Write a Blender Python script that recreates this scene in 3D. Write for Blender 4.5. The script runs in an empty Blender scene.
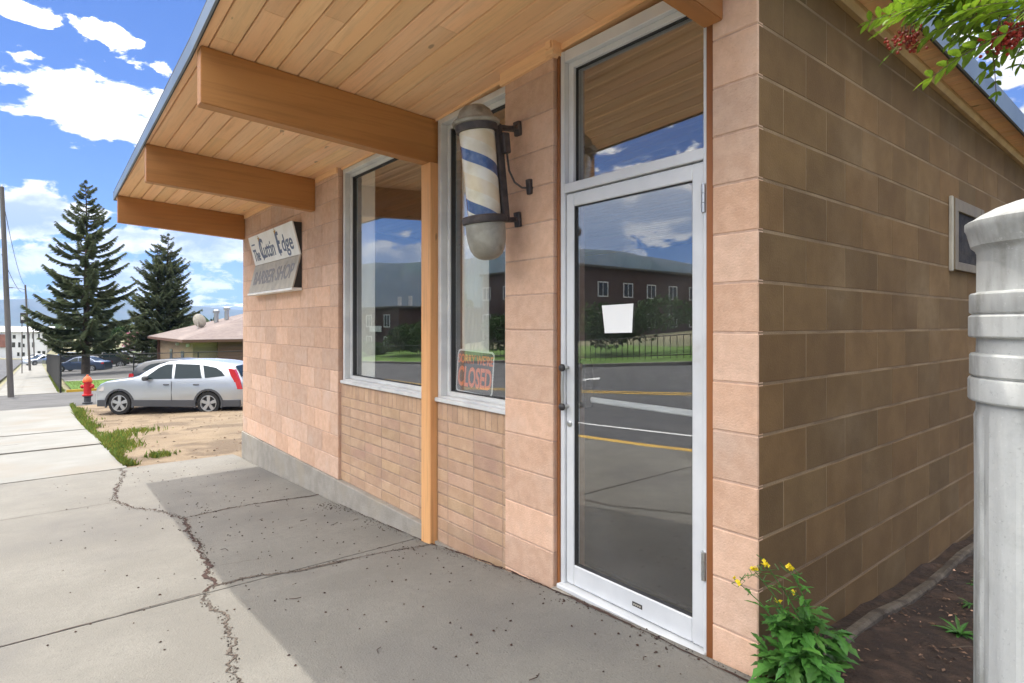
import bpy, bmesh, math, random
import numpy as np
from mathutils import Vector, Matrix
R = math.radians
PI = math.pi
rnd = random.Random(7)
sc = bpy.context.scene
col = sc.collection

# ------------------------------------------------------------------ camera
FPX = 588.0
CAM = Vector((1.184, -2.203, 1.38))
RV = Vector((.63, .7767, 0)).normalized()
FV = Vector((-.7767, .63, 0)).normalized()
cam = bpy.data.cameras.new('camera')
camo = bpy.data.objects.new('camera', cam); col.objects.link(camo)
camo.location = CAM
camo.rotation_euler = (R(90), 0, math.atan2(-FV.x, FV.y))
cam.sensor_width = 36.0
cam.lens = FPX / 1024 * 36
cam.shift_y = -(341.5 - 324.0) / 1024
cam.clip_start = .05
cam.clip_end = 30000
sc.camera = camo

# ------------------------------------------------------------------ light
SUN = Vector((-1.05, -.20, 3.2)).normalized()       # towards the sun
EL = math.asin(SUN.z)
sc.view_settings.view_transform = 'Standard'
sc.view_settings.look = 'None'
sc.view_settings.exposure = 0.70
sc.view_settings.gamma = 1
sl = bpy.data.lights.new('sun', 'SUN')
sl.energy = 2.6; sl.angle = R(.53); sl.color = (1, .955, .88)
so = bpy.data.objects.new('sun', sl); col.objects.link(so)
so.rotation_euler = SUN.to_track_quat('Z', 'Y').to_euler()
so.location = (0, 0, 60)

class NT:
    """small helper around a node tree"""
    def __init__(s, nt): s.nt = nt; s.n = nt.nodes; s.l = nt.links
    def node(s, t, **k):
        n = s.n.new(t)
        for a, b in k.items(): setattr(n, a, b)
        return n
    def put(s, sock, v):
        if hasattr(v, 'is_linked') or isinstance(v, bpy.types.NodeSocket): s.l.new(v, sock)
        else:
            if isinstance(v, (tuple, list)) and len(v) == 3 and sock.type == 'RGBA': v = (*v, 1)
            sock.default_value = v
    def m(s, op, a, b=None, c=None, clamp=False):
        n = s.node('ShaderNodeMath', operation=op); n.use_clamp = clamp
        s.put(n.inputs[0], a)
        if b is not None: s.put(n.inputs[1], b)
        if c is not None: s.put(n.inputs[2], c)
        return n.outputs[0]
    def mix(s, f, a, b, mode='MIX'):
        n = s.node('ShaderNodeMix', data_type='RGBA', blend_type=mode)
        s.put(n.inputs[0], f); s.put(n.inputs[6], a); s.put(n.inputs[7], b)
        return n.outputs[2]
    def ramp(s, v, lo, hi, a=0., b=1., smooth=True):
        n = s.node('ShaderNodeMapRange'); n.interpolation_type = 'SMOOTHSTEP' if smooth else 'LINEAR'
        s.put(n.inputs[0], v)
        for i, x in zip((1, 2, 3, 4), (lo, hi, a, b)): n.inputs[i].default_value = x
        return n.outputs[0]
    def noise(s, vec, scale, detail=4, rough=.55, dist=0., out=0):
        n = s.node('ShaderNodeTexNoise')
        if vec is not None: s.l.new(vec, n.inputs['Vector'])
        n.inputs['Scale'].default_value = scale; n.inputs['Detail'].default_value = detail
        n.inputs['Roughness'].default_value = rough; n.inputs['Distortion'].default_value = dist
        return n.outputs[out]
    def map(s, vec, scale=(1, 1, 1), loc=(0, 0, 0), rot=(0, 0, 0)):
        n = s.node('ShaderNodeMapping'); s.l.new(vec, n.inputs[0])
        n.inputs['Scale'].default_value = scale; n.inputs['Location'].default_value = loc
        n.inputs['Rotation'].default_value = rot
        return n.outputs[0]

w = bpy.data.worlds.new('World'); sc.world = w; w.use_nodes = True
w.node_tree.nodes.clear()
T = NT(w.node_tree)
sky = T.node('ShaderNodeTexSky', sky_type='NISHITA')
sky.sun_disc = False; sky.sun_elevation = EL
sky.sun_rotation = math.atan2(SUN.x, SUN.y)
sky.altitude = 1500; sky.air_density = 1.0; sky.dust_density = .4; sky.ozone_density = 2.5
tc = T.node('ShaderNodeTexCoord').outputs['Generated']
sep = T.node('ShaderNodeSeparateXYZ'); T.l.new(tc, sep.inputs[0])
dx, dy, dz = sep.outputs
az = T.m('ARCTAN2', dx, dy)                       # azimuth from +Y, radians
el = T.m('ARCSINE', dz)
def azel(px, py, mirror=False):
    d = FV + RV * ((px - 512) / FPX); d = Vector((d.x, d.y * (-1 if mirror else 1), (324 - py) / FPX)).normalized()
    return math.atan2(d.x, d.y), math.asin(d.z)
blobs = []
def blob(px, py, rx, ry, wgt, mirror=False, tilt=0):
    a, e = azel(px, py, mirror)
    a1, _ = azel(px + rx, py, mirror); _, e1 = azel(px, py + ry, mirror)
    blobs.append((a, e, abs(a1 - a), abs(e1 - e), wgt))
blob(100, 103, 88, 38, .95); blob(165, 112, 62, 36, .75); blob(45, 95, 40, 22, .5)
blob(28, 14, 48, 13, .66); blob(110, 36, 62, 15, .66); blob(165, 50, 24, 10, .4)
blob(20, 215, 95, 30, .9); blob(190, 245, 110, 32, .8); blob(60, 270, 200, 38, .7); blob(200, 305, 120, 18, .5)
blob(594, 222, 40, 26, .85, True); blob(668, 203, 44, 15, .8, True); blob(690, 228, 24, 8, .6, True)
blob(385, 262, 60, 26, .9, True); blob(470, 262, 50, 24, .7, True)
p = T.node('ShaderNodeCombineXYZ'); T.l.new(az, p.inputs[0]); T.l.new(T.m('MULTIPLY', el, 1.9), p.inputs[1])
pv = p.outputs[0]
n1 = T.noise(pv, 15.0, 12, .58, .25)
back = T.ramp(T.m('COSINE', T.m('SUBTRACT', az, R(172))), .35, .9, 1., 1.35)   # added unseen cloud glow behind the camera, lighting soffit and facade
n2 = T.noise(T.map(pv, (1, 1, 1), (3.1, 1.7, 0)), 3.2, 5, .5)
field = None
for a, e, sa, se, wg in blobs:
    da = T.m('WRAP', T.m('SUBTRACT', az, a), PI, -PI)
    q = T.m('ADD', T.m('POWER', T.m('DIVIDE', T.m('ABSOLUTE', da), sa), 2.0), T.m('POWER', T.m('DIVIDE', T.m('ABSOLUTE', T.m('SUBTRACT', el, e)), se), 2.0))
    b = T.m('MULTIPLY', T.m('EXPONENT', T.m('MULTIPLY', q, -.9)), wg)
    field = b if field is None else T.m('MAXIMUM', field, b)
gen = T.m('ADD', T.m('MULTIPLY', T.ramp(n2, .45, .62), .55), T.m('ADD', T.ramp(el, .36, .6, 0, .6), T.ramp(back, 1., 1.3, 0, .3)))       # clouds elsewhere in the sky, thickened out of view to fill the shade
front = T.ramp(T.m('COSINE', T.m('SUBTRACT', az, azel(100, 300)[0])), .55, .8, 1, 0)
front = T.m('MULTIPLY', front, T.ramp(T.m('COSINE', T.m('SUBTRACT', az, azel(560, 300, True)[0])), .6, .85, 1, 0))
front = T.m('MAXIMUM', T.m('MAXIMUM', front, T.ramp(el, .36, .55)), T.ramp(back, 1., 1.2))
field = T.m('ADD', field, T.m('MULTIPLY', gen, front))
dens = T.m('ADD', field, T.m('MULTIPLY', T.m('SUBTRACT', n1, .5), 1.9))
mask = T.ramp(dens, .38, .56)
up = T.map(pv, (1, 1, 1), (.0, -.030, 0))
n1u = T.noise(up, 15.0, 7, .58, .25)
thick = T.m('ADD', field, T.m('MULTIPLY', T.m('SUBTRACT', n1u, .5), 1.3))
low = T.ramp(el, .05, .42, 1, .18)
shade = T.m('MAXIMUM', T.m('MULTIPLY', T.ramp(thick, .42, .85), low), T.m('MULTIPLY', T.ramp(T.m('SUBTRACT', n1u, n1), .0, .14), T.ramp(el, .05, .5, .75, .3)))
ccol = T.mix(shade, (1.0, .99, .97), (.26, .34, .52))
cb = T.m('MULTIPLY', T.m('MULTIPLY', T.ramp(el, .20, .55, 1., 3.2), T.ramp(T.m('COSINE', T.m('SUBTRACT', az, R(-125))), -.7, .5, .55, 1.2)), T.m('MULTIPLY', back, 5.6))      # clouds boosted high up and street-side, added brightness to light the shade
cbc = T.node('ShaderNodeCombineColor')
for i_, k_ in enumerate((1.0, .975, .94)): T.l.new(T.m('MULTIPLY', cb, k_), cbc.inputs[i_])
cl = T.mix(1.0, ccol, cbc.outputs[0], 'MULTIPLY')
hz = T.ramp(el, -.02, .13, .55, 0)
skyc = T.mix(hz, T.mix(1., sky.outputs[0], (.19, .34, .62), 'MULTIPLY'), (1.9, 2.8, 4.3))
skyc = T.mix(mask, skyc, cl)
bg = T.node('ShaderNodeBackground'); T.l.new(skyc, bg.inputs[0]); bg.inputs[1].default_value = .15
wo = T.node('ShaderNodeOutputWorld'); T.l.new(bg.outputs[0], wo.inputs[0])

# ------------------------------------------------------------------ materials
def mat(name, c1, c2=None, scale=5, rough=.8, bump=0., bscale=60, metal=0., stretch=(1, 1, 1), tint=False,
        c3=None, s3=1.2, t3=(.5, .7), spec=.5, detail=5, trans=0., bdist=.01, coat=0., n1=(.35, .65), rot=(0,0,0), speck=0., grain=None):
    m = bpy.data.materials.new(name); m.use_nodes = True; m.node_tree.nodes.clear()
    t = NT(m.node_tree)
    obj = t.node('ShaderNodeNewGeometry').outputs['Position'] if name.startswith('w_') else t.node('ShaderNodeTexCoord').outputs['Object']
    v = t.map(obj, stretch, (0, 0, 0), rot)
    c = (*c1, 1)
    if c2: c = t.mix(t.ramp(t.noise(v, scale, detail), *n1), c1, c2)
    if c3: c = t.mix(t.ramp(t.noise(t.map(obj, stretch, (5, 3, 1)), s3, 4), *t3), c, c3)
    if grain:
        gs, gsc, gst = grain
        gn = t.noise(t.map(obj, gs, (3, 1, 7)), gsc, 6, .7); c = t.mix(t.ramp(gn, .45, .68, 0, gst), c, tuple(x_ * .58 for x_ in c1))
        kn = t.noise(t.map(obj, tuple(max(.35, q_) for q_ in gs), (8, 2, 5)), 11, 2, .4); c = t.mix(t.ramp(kn, .735, .77, 0, .75), c, tuple(x_ * .35 for x_ in c1))
    if speck:
        c = t.mix(t.ramp(t.noise(t.map(obj, (1, 1, 1), (4, 4, 1)), 26, 5, .7), .42, .66, 0, speck * .55), c, tuple(x_ * .80 for x_ in c1))
        sn = t.noise(obj, 80, 5, .75); c = t.mix(t.ramp(sn, .58, .68, 0, speck * .8), c, tuple(x_ * .45 for x_ in c1))
        c = t.mix(t.ramp(t.noise(t.map(obj, (1, 1, 1), (9, 4, 2)), 85, 4, .7), .60, .70, 0, speck * .35), c, tuple(min(1, x_ * 1.6) for x_ in c1))
        c = t.mix(t.ramp(t.noise(t.map(obj, (1, .5, 1), (2, 7, 5)), 7, 8, .75), .52, .75, 0, .55), c, tuple(x_ * .68 for x_ in c1))
    if tint:
        a = t.node('ShaderNodeAttribute', attribute_name='tint')
        c = t.mix(1., c, a.outputs['Color'], 'MULTIPLY')
    b = t.node('ShaderNodeBsdfPrincipled')
    t.put(b.inputs['Base Color'], c)
    b.inputs['Roughness'].default_value = rough; b.inputs['Metallic'].default_value = metal
    b.inputs['Specular IOR Level'].default_value = spec
    b.inputs['Coat Weight'].default_value = coat
    if bump:
        bn = t.node('ShaderNodeBump'); bn.inputs['Strength'].default_value = bump; bn.inputs['Distance'].default_value = bdist
        t.l.new(t.noise(v, bscale, 6, .6), bn.inputs['Height']); t.l.new(bn.outputs[0], b.inputs['Normal'])
    out = t.node('ShaderNodeOutputMaterial')
    if trans:
        tr = t.node('ShaderNodeBsdfTranslucent'); t.put(tr.inputs[0], c)
        mx = t.node('ShaderNodeMixShader'); mx.inputs[0].default_value = trans
        t.l.new(b.outputs[0], mx.inputs[1]); t.l.new(tr.outputs[0], mx.inputs[2]); t.l.new(mx.outputs[0], out.inputs[0])
    else: t.l.new(b.outputs[0], out.inputs[0])
    return m

def glassmat(name, ior=2.3, tint=(.97, .98, .975), dirt=.02):
    m = bpy.data.materials.new(name); m.use_nodes = True; m.node_tree.nodes.clear(); t = NT(m.node_tree)
    fr = t.node('ShaderNodeFresnel'); fr.inputs[0].default_value = ior
    # same reflectance from either side: use the cosine of the angle only
    geo = t.node('ShaderNodeNewGeometry')
    dot = t.node('ShaderNodeVectorMath', operation='DOT_PRODUCT'); t.l.new(geo.outputs['Incoming'], dot.inputs[0]); t.l.new(geo.outputs['Normal'], dot.inputs[1])
    cosv = t.m('ABSOLUTE', dot.outputs['Value'])
    f0 = ((ior - 1) / (ior + 1)) ** 2
    sch = t.m('ADD', f0, t.m('MULTIPLY', 1 - f0, t.m('POWER', t.m('SUBTRACT', 1., cosv), 5.)))
    gl = t.node('ShaderNodeBsdfGlossy'); gl.inputs['Roughness'].default_value = 0.0; gl.inputs[0].default_value = (1, 1, 1, 1)
    tr = t.node('ShaderNodeBsdfTransparent'); tr.inputs[0].default_value = (*tint, 1)
    df = t.node('ShaderNodeBsdfDiffuse'); df.inputs[0].default_value = (.5, .5, .48, 1)
    m0 = t.node('ShaderNodeMixShader')
    obj = t.node('ShaderNodeTexCoord').outputs['Object']
    t.l.new(t.ramp(t.noise(obj, 3, 6), .35, .8, dirt * .3, dirt * 2.2), m0.inputs[0])
    t.l.new(tr.outputs[0], m0.inputs[1]); t.l.new(df.outputs[0], m0.inputs[2])
    mx = t.node('ShaderNodeMixShader'); t.l.new(sch, mx.inputs[0]); t.l.new(m0.outputs[0], mx.inputs[1]); t.l.new(gl.outputs[0], mx.inputs[2])
    out = t.node('ShaderNodeOutputMaterial'); t.l.new(mx.outputs[0], out.inputs[0])
    m.node_tree.nodes.remove(fr)
    return m

M = {}
M['block'] = mat('block', (.66, .435, .305), (.59, .375, .255), 14, .92, .6, 110, tint=True, c3=(.64, .46, .35), s3=3.5, t3=(.48, .8), bdist=.006, speck=.6)
M['block_side_shaded'] = mat('block_side_shaded', (.178, .103, .039), (.148, .083, .030), 5, .93, .4, 110, tint=True, c3=(.235, .150, .072), s3=1.5, t3=(.50, .80), bdist=.005, speck=.4)  # shade on the side wall is put into this darker block colour
M['mortar'] = mat('mortar', (.55, .38, .285), (.46, .31, .23), 20, .95, .4, 120)
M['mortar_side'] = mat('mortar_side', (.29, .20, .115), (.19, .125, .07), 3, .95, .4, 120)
M['brick'] = mat('brick', (.52, .345, .225), (.46, .295, .185), 9, .9, .6, 80, tint=True, speck=.5, c3=(.43, .27, .19), s3=3, bdist=.005)
M['mortar_brick'] = mat('mortar_brick', (.40, .28, .20), (.30, .20, .14), 20, .95, .4, 120)
M['foundation'] = mat('foundation', (.34, .31, .265), (.27, .245, .205), 6, .92, .6, 60, c3=(.32, .28, .22), s3=2.5, speck=.5)
M['plank'] = mat('plank', (.90, .585, .325), (.87, .53, .275), 6, .6, .25, 30, stretch=(.12, 1, 1), tint=True, grain=((.035, 1, 1), 38, .32), c3=(.68, .38, .18), s3=7, t3=(.64, .76), bdist=.004)
M['groove'] = mat('groove', (.06, .025, .01), rough=.9)
M['beam'] = mat('beam', (.46, .215, .065), (.39, .165, .045), 3, .55, .25, 40, stretch=(1, .15, 1), grain=((1, .04, 1), 26, .45), c3=(.30, .135, .06), s3=1.6, t3=(.52, .75), bdist=.003)
M['beam_end'] = mat('beam_end', (.42, .25, .15), (.30, .15, .08), 8, .7, .4, 50)
M['trim'] = mat('trim', (.30, .105, .028), (.20, .07, .02), 5, .5, .25, 40, stretch=(1, 1, .1), c3=(.28, .10, .03), s3=5, t3=(.55, .7))
M['post_wood'] = mat('post_wood', (.74, .39, .16), (.66, .31, .115), 5, .5, .25, 40, stretch=(1, 1, .12), grain=((1, 1, .04), 40, .5), c3=(.34, .14, .05), s3=2.5, t3=(.58, .75))
M['tan_wood'] = mat('tan_wood', (.52, .36, .19), (.42, .28, .14), 5, .6, .25, 40, grain=((1, .05, 1), 30, .4))
M['alu'] = mat('alu', (.68, .68, .655), (.58, .58, .565), 5, .42, .1, 30, metal=.15, c3=(.40, .38, .34), s3=3, t3=(.6, .8))
M['alu_door'] = mat('alu_door', (.66, .67, .67), (.60, .61, .615), 4, .4, .08, 30, metal=.1, c3=(.5, .49, .46), s3=5, t3=(.65, .85))
M['gasket'] = mat('gasket', (.03, .03, .03), rough=.7)
M['steel'] = mat('steel', (.5, .5, .48), rough=.35, metal=.9)
M['black'] = mat('black', (.02, .02, .02), (.035, .032, .03), 10, .5)
M['glass'] = glassmat('glass')
M['flash'] = mat('flash', (.22, .27, .32), (.18, .225, .275), 3, .45, .15, 8, metal=.3)
M['roofing'] = mat('roofing', (.10, .10, .10), (.07, .07, .07), 8, .9, .6, 60)
M['concrete'] = mat('concrete', (.205, .194, .168), (.172, .162, .140), 1.6, .93, .55, 110, c3=(.142, .134, .122), s3=.9, t3=(.48, .75), detail=9, bdist=.010, speck=1.)
M['concrete_walk'] = mat('concrete_walk', (.345, .318, .295), (.295, .270, .250), 1.5, .93, .5, 110, c3=(.235, .21, .195), s3=1.1, t3=(.50, .78), detail=9, bdist=.006)
M['concrete_new'] = mat('concrete_new', (.235, .23, .21), (.205, .20, .18), 1.2, .93, .4, 80, c3=(.21, .19, .16), s3=.55, t3=(.5, .68), detail=8)
M['asphalt'] = mat('asphalt', (.085, .085, .088), (.065, .065, .068), 3, .9, .6, 90, c3=(.11, .108, .105), s3=.5, detail=8)
M['asphalt_old'] = mat('asphalt_old', (.105, .102, .10), (.085, .083, .08), 2, .93, .6, 60, c3=(.07, .068, .066), s3=.35, detail=8)
M['dirt'] = mat('dirt', (.235, .175, .110), (.18, .13, .08), 1.6, .95, 1., 14, c3=(.125, .088, .055), s3=1.1, t3=(.5, .60), speck=.5, detail=10, bdist=.05)
M['land'] = mat('land', (.17, .17, .09), (.24, .21, .13), .05, .95, c3=(.08, .11, .045), s3=.02, detail=8)
M['soil'] = mat('soil', (.055, .032, .02), (.032, .019, .012), 12, .96, 1., 45, c3=(.085, .05, .032), s3=8, detail=8, bdist=.03)
M['grass'] = mat('grass', (.10, .19, .03), (.07, .14, .02), 3, .9, tint=True, trans=.25)
M['lawn'] = mat('lawn', (.11, .21, .028), (.08, .155, .02), 1.2, .95, .9, 30)
M['yellow_paint'] = mat('yellow_paint', (.62, .38, .04), (.5, .3, .03), 3, .7, .2, 30, c3=(.35, .28, .18), s3=2.5, t3=(.6, .72))
M['white_paint'] = mat('white_paint', (.72, .72, .70), (.6, .6, .58), 3, .7, .1, 30)
M['needles'] = mat('needles', (.18, .21, .11), (.115, .14, .075), 1.5, .8, tint=True, trans=.3, spec=.25)
M['bark'] = mat('bark', (.12, .085, .06), (.07, .05, .035), 6, .95, .8, 30)
M['leaf'] = mat('leaf', (.20, .31, .022), (.12, .22, .016), 14, .5, tint=True, trans=.45)
M['leaf_weed'] = mat('leaf_weed', (.075, .20, .035), (.05, .145, .025), 20, .55, .3, 60, tint=True, trans=.3)
M['hedge'] = mat('hedge', (.05, .10, .025), (.035, .075, .02), 3, .85, tint=True, trans=.15)
M['pink'] = mat('pink', (.45, .20, .24), (.35, .15, .18), 3, .85, tint=True, trans=.3)
M['petal'] = mat('petal', (.80, .62, .02), rough=.6, trans=.3)
M['berry'] = mat('berry', (.30, .03, .012), (.22, .018, .01), 20, .4, tint=True)
M['debris'] = mat('debris', (.035, .018, .014), (.06, .03, .02), 30, .9)
M['crumb'] = mat('crumb', (.13, .105, .085), (.08, .062, .048), 25, .95, .8, 60, tint=True)
M['ledge'] = mat('ledge', (.15, .12, .09), (.09, .07, .05), 14, .95, .9, 60, c3=(.05, .035, .025), s3=8, bdist=.02)
M['white_plastic'] = mat('white_plastic', (.47, .475, .45), (.38, .385, .37), 5, .85, .3, 25, c3=(.22, .22, .20), s3=7, t3=(.5, .66), speck=.6, stretch=(1, 1, .25))
M['paper'] = mat('paper', (.80, .80, .78), rough=.9)
M['sign_white'] = mat('sign_white', (.86, .85, .80), (.80, .78, .72), 6, .7)
M['sign_grey'] = mat('sign_grey', (.50, .46, .38), (.42, .39, .33), 9, .8, c3=(.34, .31, .26), s3=5)
M['sign_blue'] = mat('sign_blue', (.15, .18, .25), rough=.7)
M['sign_letter_grey'] = mat('sign_letter_grey', (.27, .265, .27), rough=.8)
M['gold'] = mat('gold', (.50, .30, .08), rough=.6)
M['orange'] = mat('orange', (.80, .24, .13), rough=.6)
M['dark_panel'] = mat('dark_panel', (.10, .10, .11), rough=.5)
M['pole_metal'] = mat('pole_metal', (.36, .345, .29), (.27, .255, .21), 12, .55, .5, 40, metal=.3, c3=(.17, .15, .12), s3=7, t3=(.52, .7))
M['pole_dark'] = mat('pole_dark', (.055, .048, .05), (.10, .085, .08), 14, .55, .4, 50, metal=.3)
M['plaster'] = mat('plaster', (.14, .13, .12), (.11, .10, .095), 2, .9)
M['floor_in'] = mat('floor_in', (.07, .06, .06), (.05, .045, .045), 4, .5)
M['curtain'] = mat('curtain', (.88, .87, .80), (.85, .83, .76), 4, .9, trans=.1)
M['beige_metal'] = mat('beige_metal', (.21, .165, .105), (.165, .125, .08), 5, .6, .2, 30, c3=(.22, .17, .12), s3=6, t3=(.55, .75))
M['red_paint'] = mat('red_paint', (.55, .018, .022), (.45, .015, .02), 4, .4)
M['orange_paint'] = mat('orange_paint', (.75, .13, .03), rough=.45)
M['pole_wood'] = mat('pole_wood', (.16, .145, .13), (.11, .10, .09), 4, .9, .4, 30, stretch=(1, 1, .1))
M['wire'] = mat('wire', (.03, .03, .03), rough=.6)
M['fence_black'] = mat('fence_black', (.018, .018, .018), rough=.5)
M['car_silver'] = mat('car_silver', (.46, .485, .51), rough=.28, metal=.55, coat=.8)
M['car_red'] = mat('car_red', (.12, .012, .02), rough=.3, metal=.3, coat=.8)
M['car_blue'] = mat('car_blue', (.025, .05, .11), rough=.3, metal=.3, coat=.8)
M['car_black'] = mat('car_black', (.02, .022, .026), rough=.3, metal=.2, coat=.8)
M['car_white'] = mat('car_white', (.7, .7, .7), rough=.3, coat=.8)
M['car_glass'] = mat('car_glass', (.008, .02, .026), rough=.16, spec=.22)
M['cladding'] = mat('cladding', (.06, .062, .068), rough=.7)
M['tyre'] = mat('tyre', (.016, .016, .017), rough=.85)
M['rim'] = mat('rim', (.46, .47, .48), rough=.35, metal=.6)
M['tail_red'] = mat('tail_red', (.5, .01, .02), rough=.2, coat=.8)
M['lamp_clear'] = mat('lamp_clear', (.6, .55, .5), rough=.2, coat=.8)
M['shingle'] = mat('shingle', (.20, .16, .145), (.16, .125, .115), 3, .95, .6, 12, c3=(.23, .185, .165), s3=.4, stretch=(1, 1, 6))
M['house_brown'] = mat('house_brown', (.15, .075, .055), (.12, .06, .042), 2, .9, .5, 3, stretch=(.2, .2, 6))
M['house_tan'] = mat('house_tan', (.34, .245, .155), (.28, .2, .125), 1.5, .9, .5, 3, stretch=(.4, .4, 4))
M['brick_dark'] = mat('brick_dark', (.085, .052, .05), (.062, .038, .038), 3, .9, .3, 10)
M['stucco_white'] = mat('stucco_white', (.62, .63, .64), (.55, .56, .57), .3, .9)
M['brick_red'] = mat('brick_red', (.26, .12, .09), (.2, .09, .07), .6, .9)
M['win_dark'] = mat('win_dark', (.02, .025, .03), rough=.15, spec=.7)
M['mountain'] = mat('mountain', (.035, .05, .03), (.07, .075, .05), .004, .95, c3=(.045, .075, .035), s3=.0022, detail=9)
M['snowmount'] = mat('snowmount', (.10, .115, .10), (.7, .72, .75), .0022, .95, n1=(.52, .62), detail=10)
M['forest'] = mat('forest', (.04, .07, .025), (.03, .05, .02), .2, .9, tint=True)

# ------------------------------------------------------------------ mesh helpers
class MB:
    def __init__(s): s.v = []; s.f = []; s.t = []; s.tn = (1, 1, 1); s.mi = []; s.cur = 0
    def add(s, vs, fs, tint=None):
        o = len(s.v); s.v += [tuple(x) for x in vs]; s.t += [tint or s.tn] * len(vs)
        s.f += [tuple(i + o for i in f) for f in fs]; s.mi += [s.cur] * len(fs)
        return s
    def box(s, x0, x1, y0, y1, z0, z1, tint=None, M_=None):
        if x0 > x1: x0, x1 = x1, x0
        if y0 > y1: y0, y1 = y1, y0
        if z0 > z1: z0, z1 = z1, z0
        vs = [(x, y, z) for x in (x0, x1) for y in (y0, y1) for z in (z0, z1)]
        if M_ is not None: vs = [M_ @ Vector(q) for q in vs]
        return s.add(vs, [(0, 1, 3, 2), (4, 6, 7, 5), (0, 4, 5, 1), (2, 3, 7, 6), (0, 2, 6, 4), (1, 5, 7, 3)], tint)
    def cbox(s, x0, x1, y0, y1, z0, z1, c=.003, tint=None, M_=None):
        """box with chamfered edges"""
        bm = bmesh.new(); bmesh.ops.create_cube(bm, size=1)
        for q in bm.verts: q.co = Vector(((x0 + x1) / 2 + q.co.x * abs(x1 - x0), (y0 + y1) / 2 + q.co.y * abs(y1 - y0), (z0 + z1) / 2 + q.co.z * abs(z1 - z0)))
        bmesh.ops.bevel(bm, geom=bm.edges[:] + bm.verts[:], offset=c, segments=1, affect='EDGES')
        s.bm(bm, M_, tint); return s
    def bm(s, bm, M_=None, tint=None):
        bm.verts.index_update()
        s.add([(M_ @ q.co) if M_ is not None else q.co for q in bm.verts], [[q.index for q in f.verts] for f in bm.faces], tint); bm.free()
    def tube(s, pts, rad, n=8, cap=True, tint=None):
        pts = [Vector(q) for q in pts]; k = len(pts)
        rad = [rad] * k if isinstance(rad, (int, float)) else rad
        vs = []; prev = None
        for i, q in enumerate(pts):
            d = (pts[min(i + 1, k - 1)] - pts[max(i - 1, 0)]).normalized()
            if prev is None:
                a = d.cross(Vector((0, 0, 1)));
                if a.length < .1: a = d.cross(Vector((1, 0, 0)))
            else: a = prev - d * prev.dot(d)
            a.normalize(); b = d.cross(a); prev = a
            for j in range(n):
                th = 2 * PI * j / n; vs.append(q + (a * math.cos(th) + b * math.sin(th)) * rad[i])
        fs = [(i * n + j, i * n + (j + 1) % n, (i + 1) * n + (j + 1) % n, (i + 1) * n + j) for i in range(k - 1) for j in range(n)]
        if cap: fs += [tuple(range(n))[::-1], tuple((k - 1) * n + j for j in range(n))]
        return s.add(vs, fs, tint)
    def lathe(s, prof, n=32, M_=None, tint=None, rfun=None, cap=True):
        vs = []
        for r, z in prof:
            for j in range(n):
                th = 2 * PI * j / n; rr = r * (rfun(th, z) if rfun else 1)
                vs.append(Vector((rr * math.cos(th), rr * math.sin(th), z)))
        k = len(prof)
        fs = [(i * n + j, i * n + (j + 1) % n, (i + 1) * n + (j + 1) % n, (i + 1) * n + j) for i in range(k - 1) for j in range(n)]
        if cap: fs += [tuple(range(n))[::-1], tuple((k - 1) * n + j for j in range(n))]
        if M_ is not None: vs = [M_ @ q for q in vs]
        return s.add(vs, fs, tint)
    def prism(s, poly, h0, h1, M_=None, tint=None):
        """poly (x,y) extruded z h0..h1 then mapped by M_"""
        n = len(poly); vs = [Vector((x, y, h0)) for x, y in poly] + [Vector((x, y, h1)) for x, y in poly]
        if M_ is not None: vs = [M_ @ q for q in vs]
        fs = [tuple(range(n))[::-1], tuple(range(n, 2 * n))] + [(i, (i + 1) % n, n + (i + 1) % n, n + i) for i in range(n)]
        return s.add(vs, fs, tint)
    def build(s, name, m, parent=None, smooth=None, loc=None):
        me = bpy.data.meshes.new(name); me.from_pydata(s.v, [], s.f)
        ms = m if isinstance(m, list) else [m]
        for q in ms: me.materials.append(q)
        if len(ms) > 1: me.polygons.foreach_set('material_index', s.mi)
        a = me.attributes.new('tint', 'FLOAT_COLOR', 'POINT')
        a.data.foreach_set('color', np.array([(*t, 1) for t in s.t], dtype=np.float32).ravel())
        me.validate(); me.update()
        o = bpy.data.objects.new(name, me); col.objects.link(o)
        bm = bmesh.new(); bm.from_mesh(me); bmesh.ops.recalc_face_normals(bm, faces=bm.faces) if len(bm.faces) < 40000 and smooth != 'raw' else None
        bm.to_mesh(me); bm.free()
        if isinstance(smooth, (int, float)) and smooth:
            me.polygons.foreach_set('use_smooth', [True] * len(me.polygons)); me.set_sharp_from_angle(angle=R(smooth))
        if parent is not None: o.parent = parent
        if loc is not None: o.location = loc
        return o
def tag(o, label, cat=None, group=None, kind=None):
    if label: o['label'] = label
    if cat: o['category'] = cat
    if group: o['group'] = group
    if kind: o['kind'] = kind
    return o
def thing(name, label, cat, loc=(0, 0, 0), rz=0, group=None):
    o = bpy.data.objects.new(name, None); col.objects.link(o); o.location = loc; o.rotation_euler = (0, 0, rz)
    o.empty_display_size = .1
    return tag(o, label, cat, group)
def copy_tree(o, parent=None):
    c = o.copy(); col.objects.link(c)
    if parent is not None: c.parent = parent
    for ch in [q for q in o.children]: copy_tree(ch, c)
    return c
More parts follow.
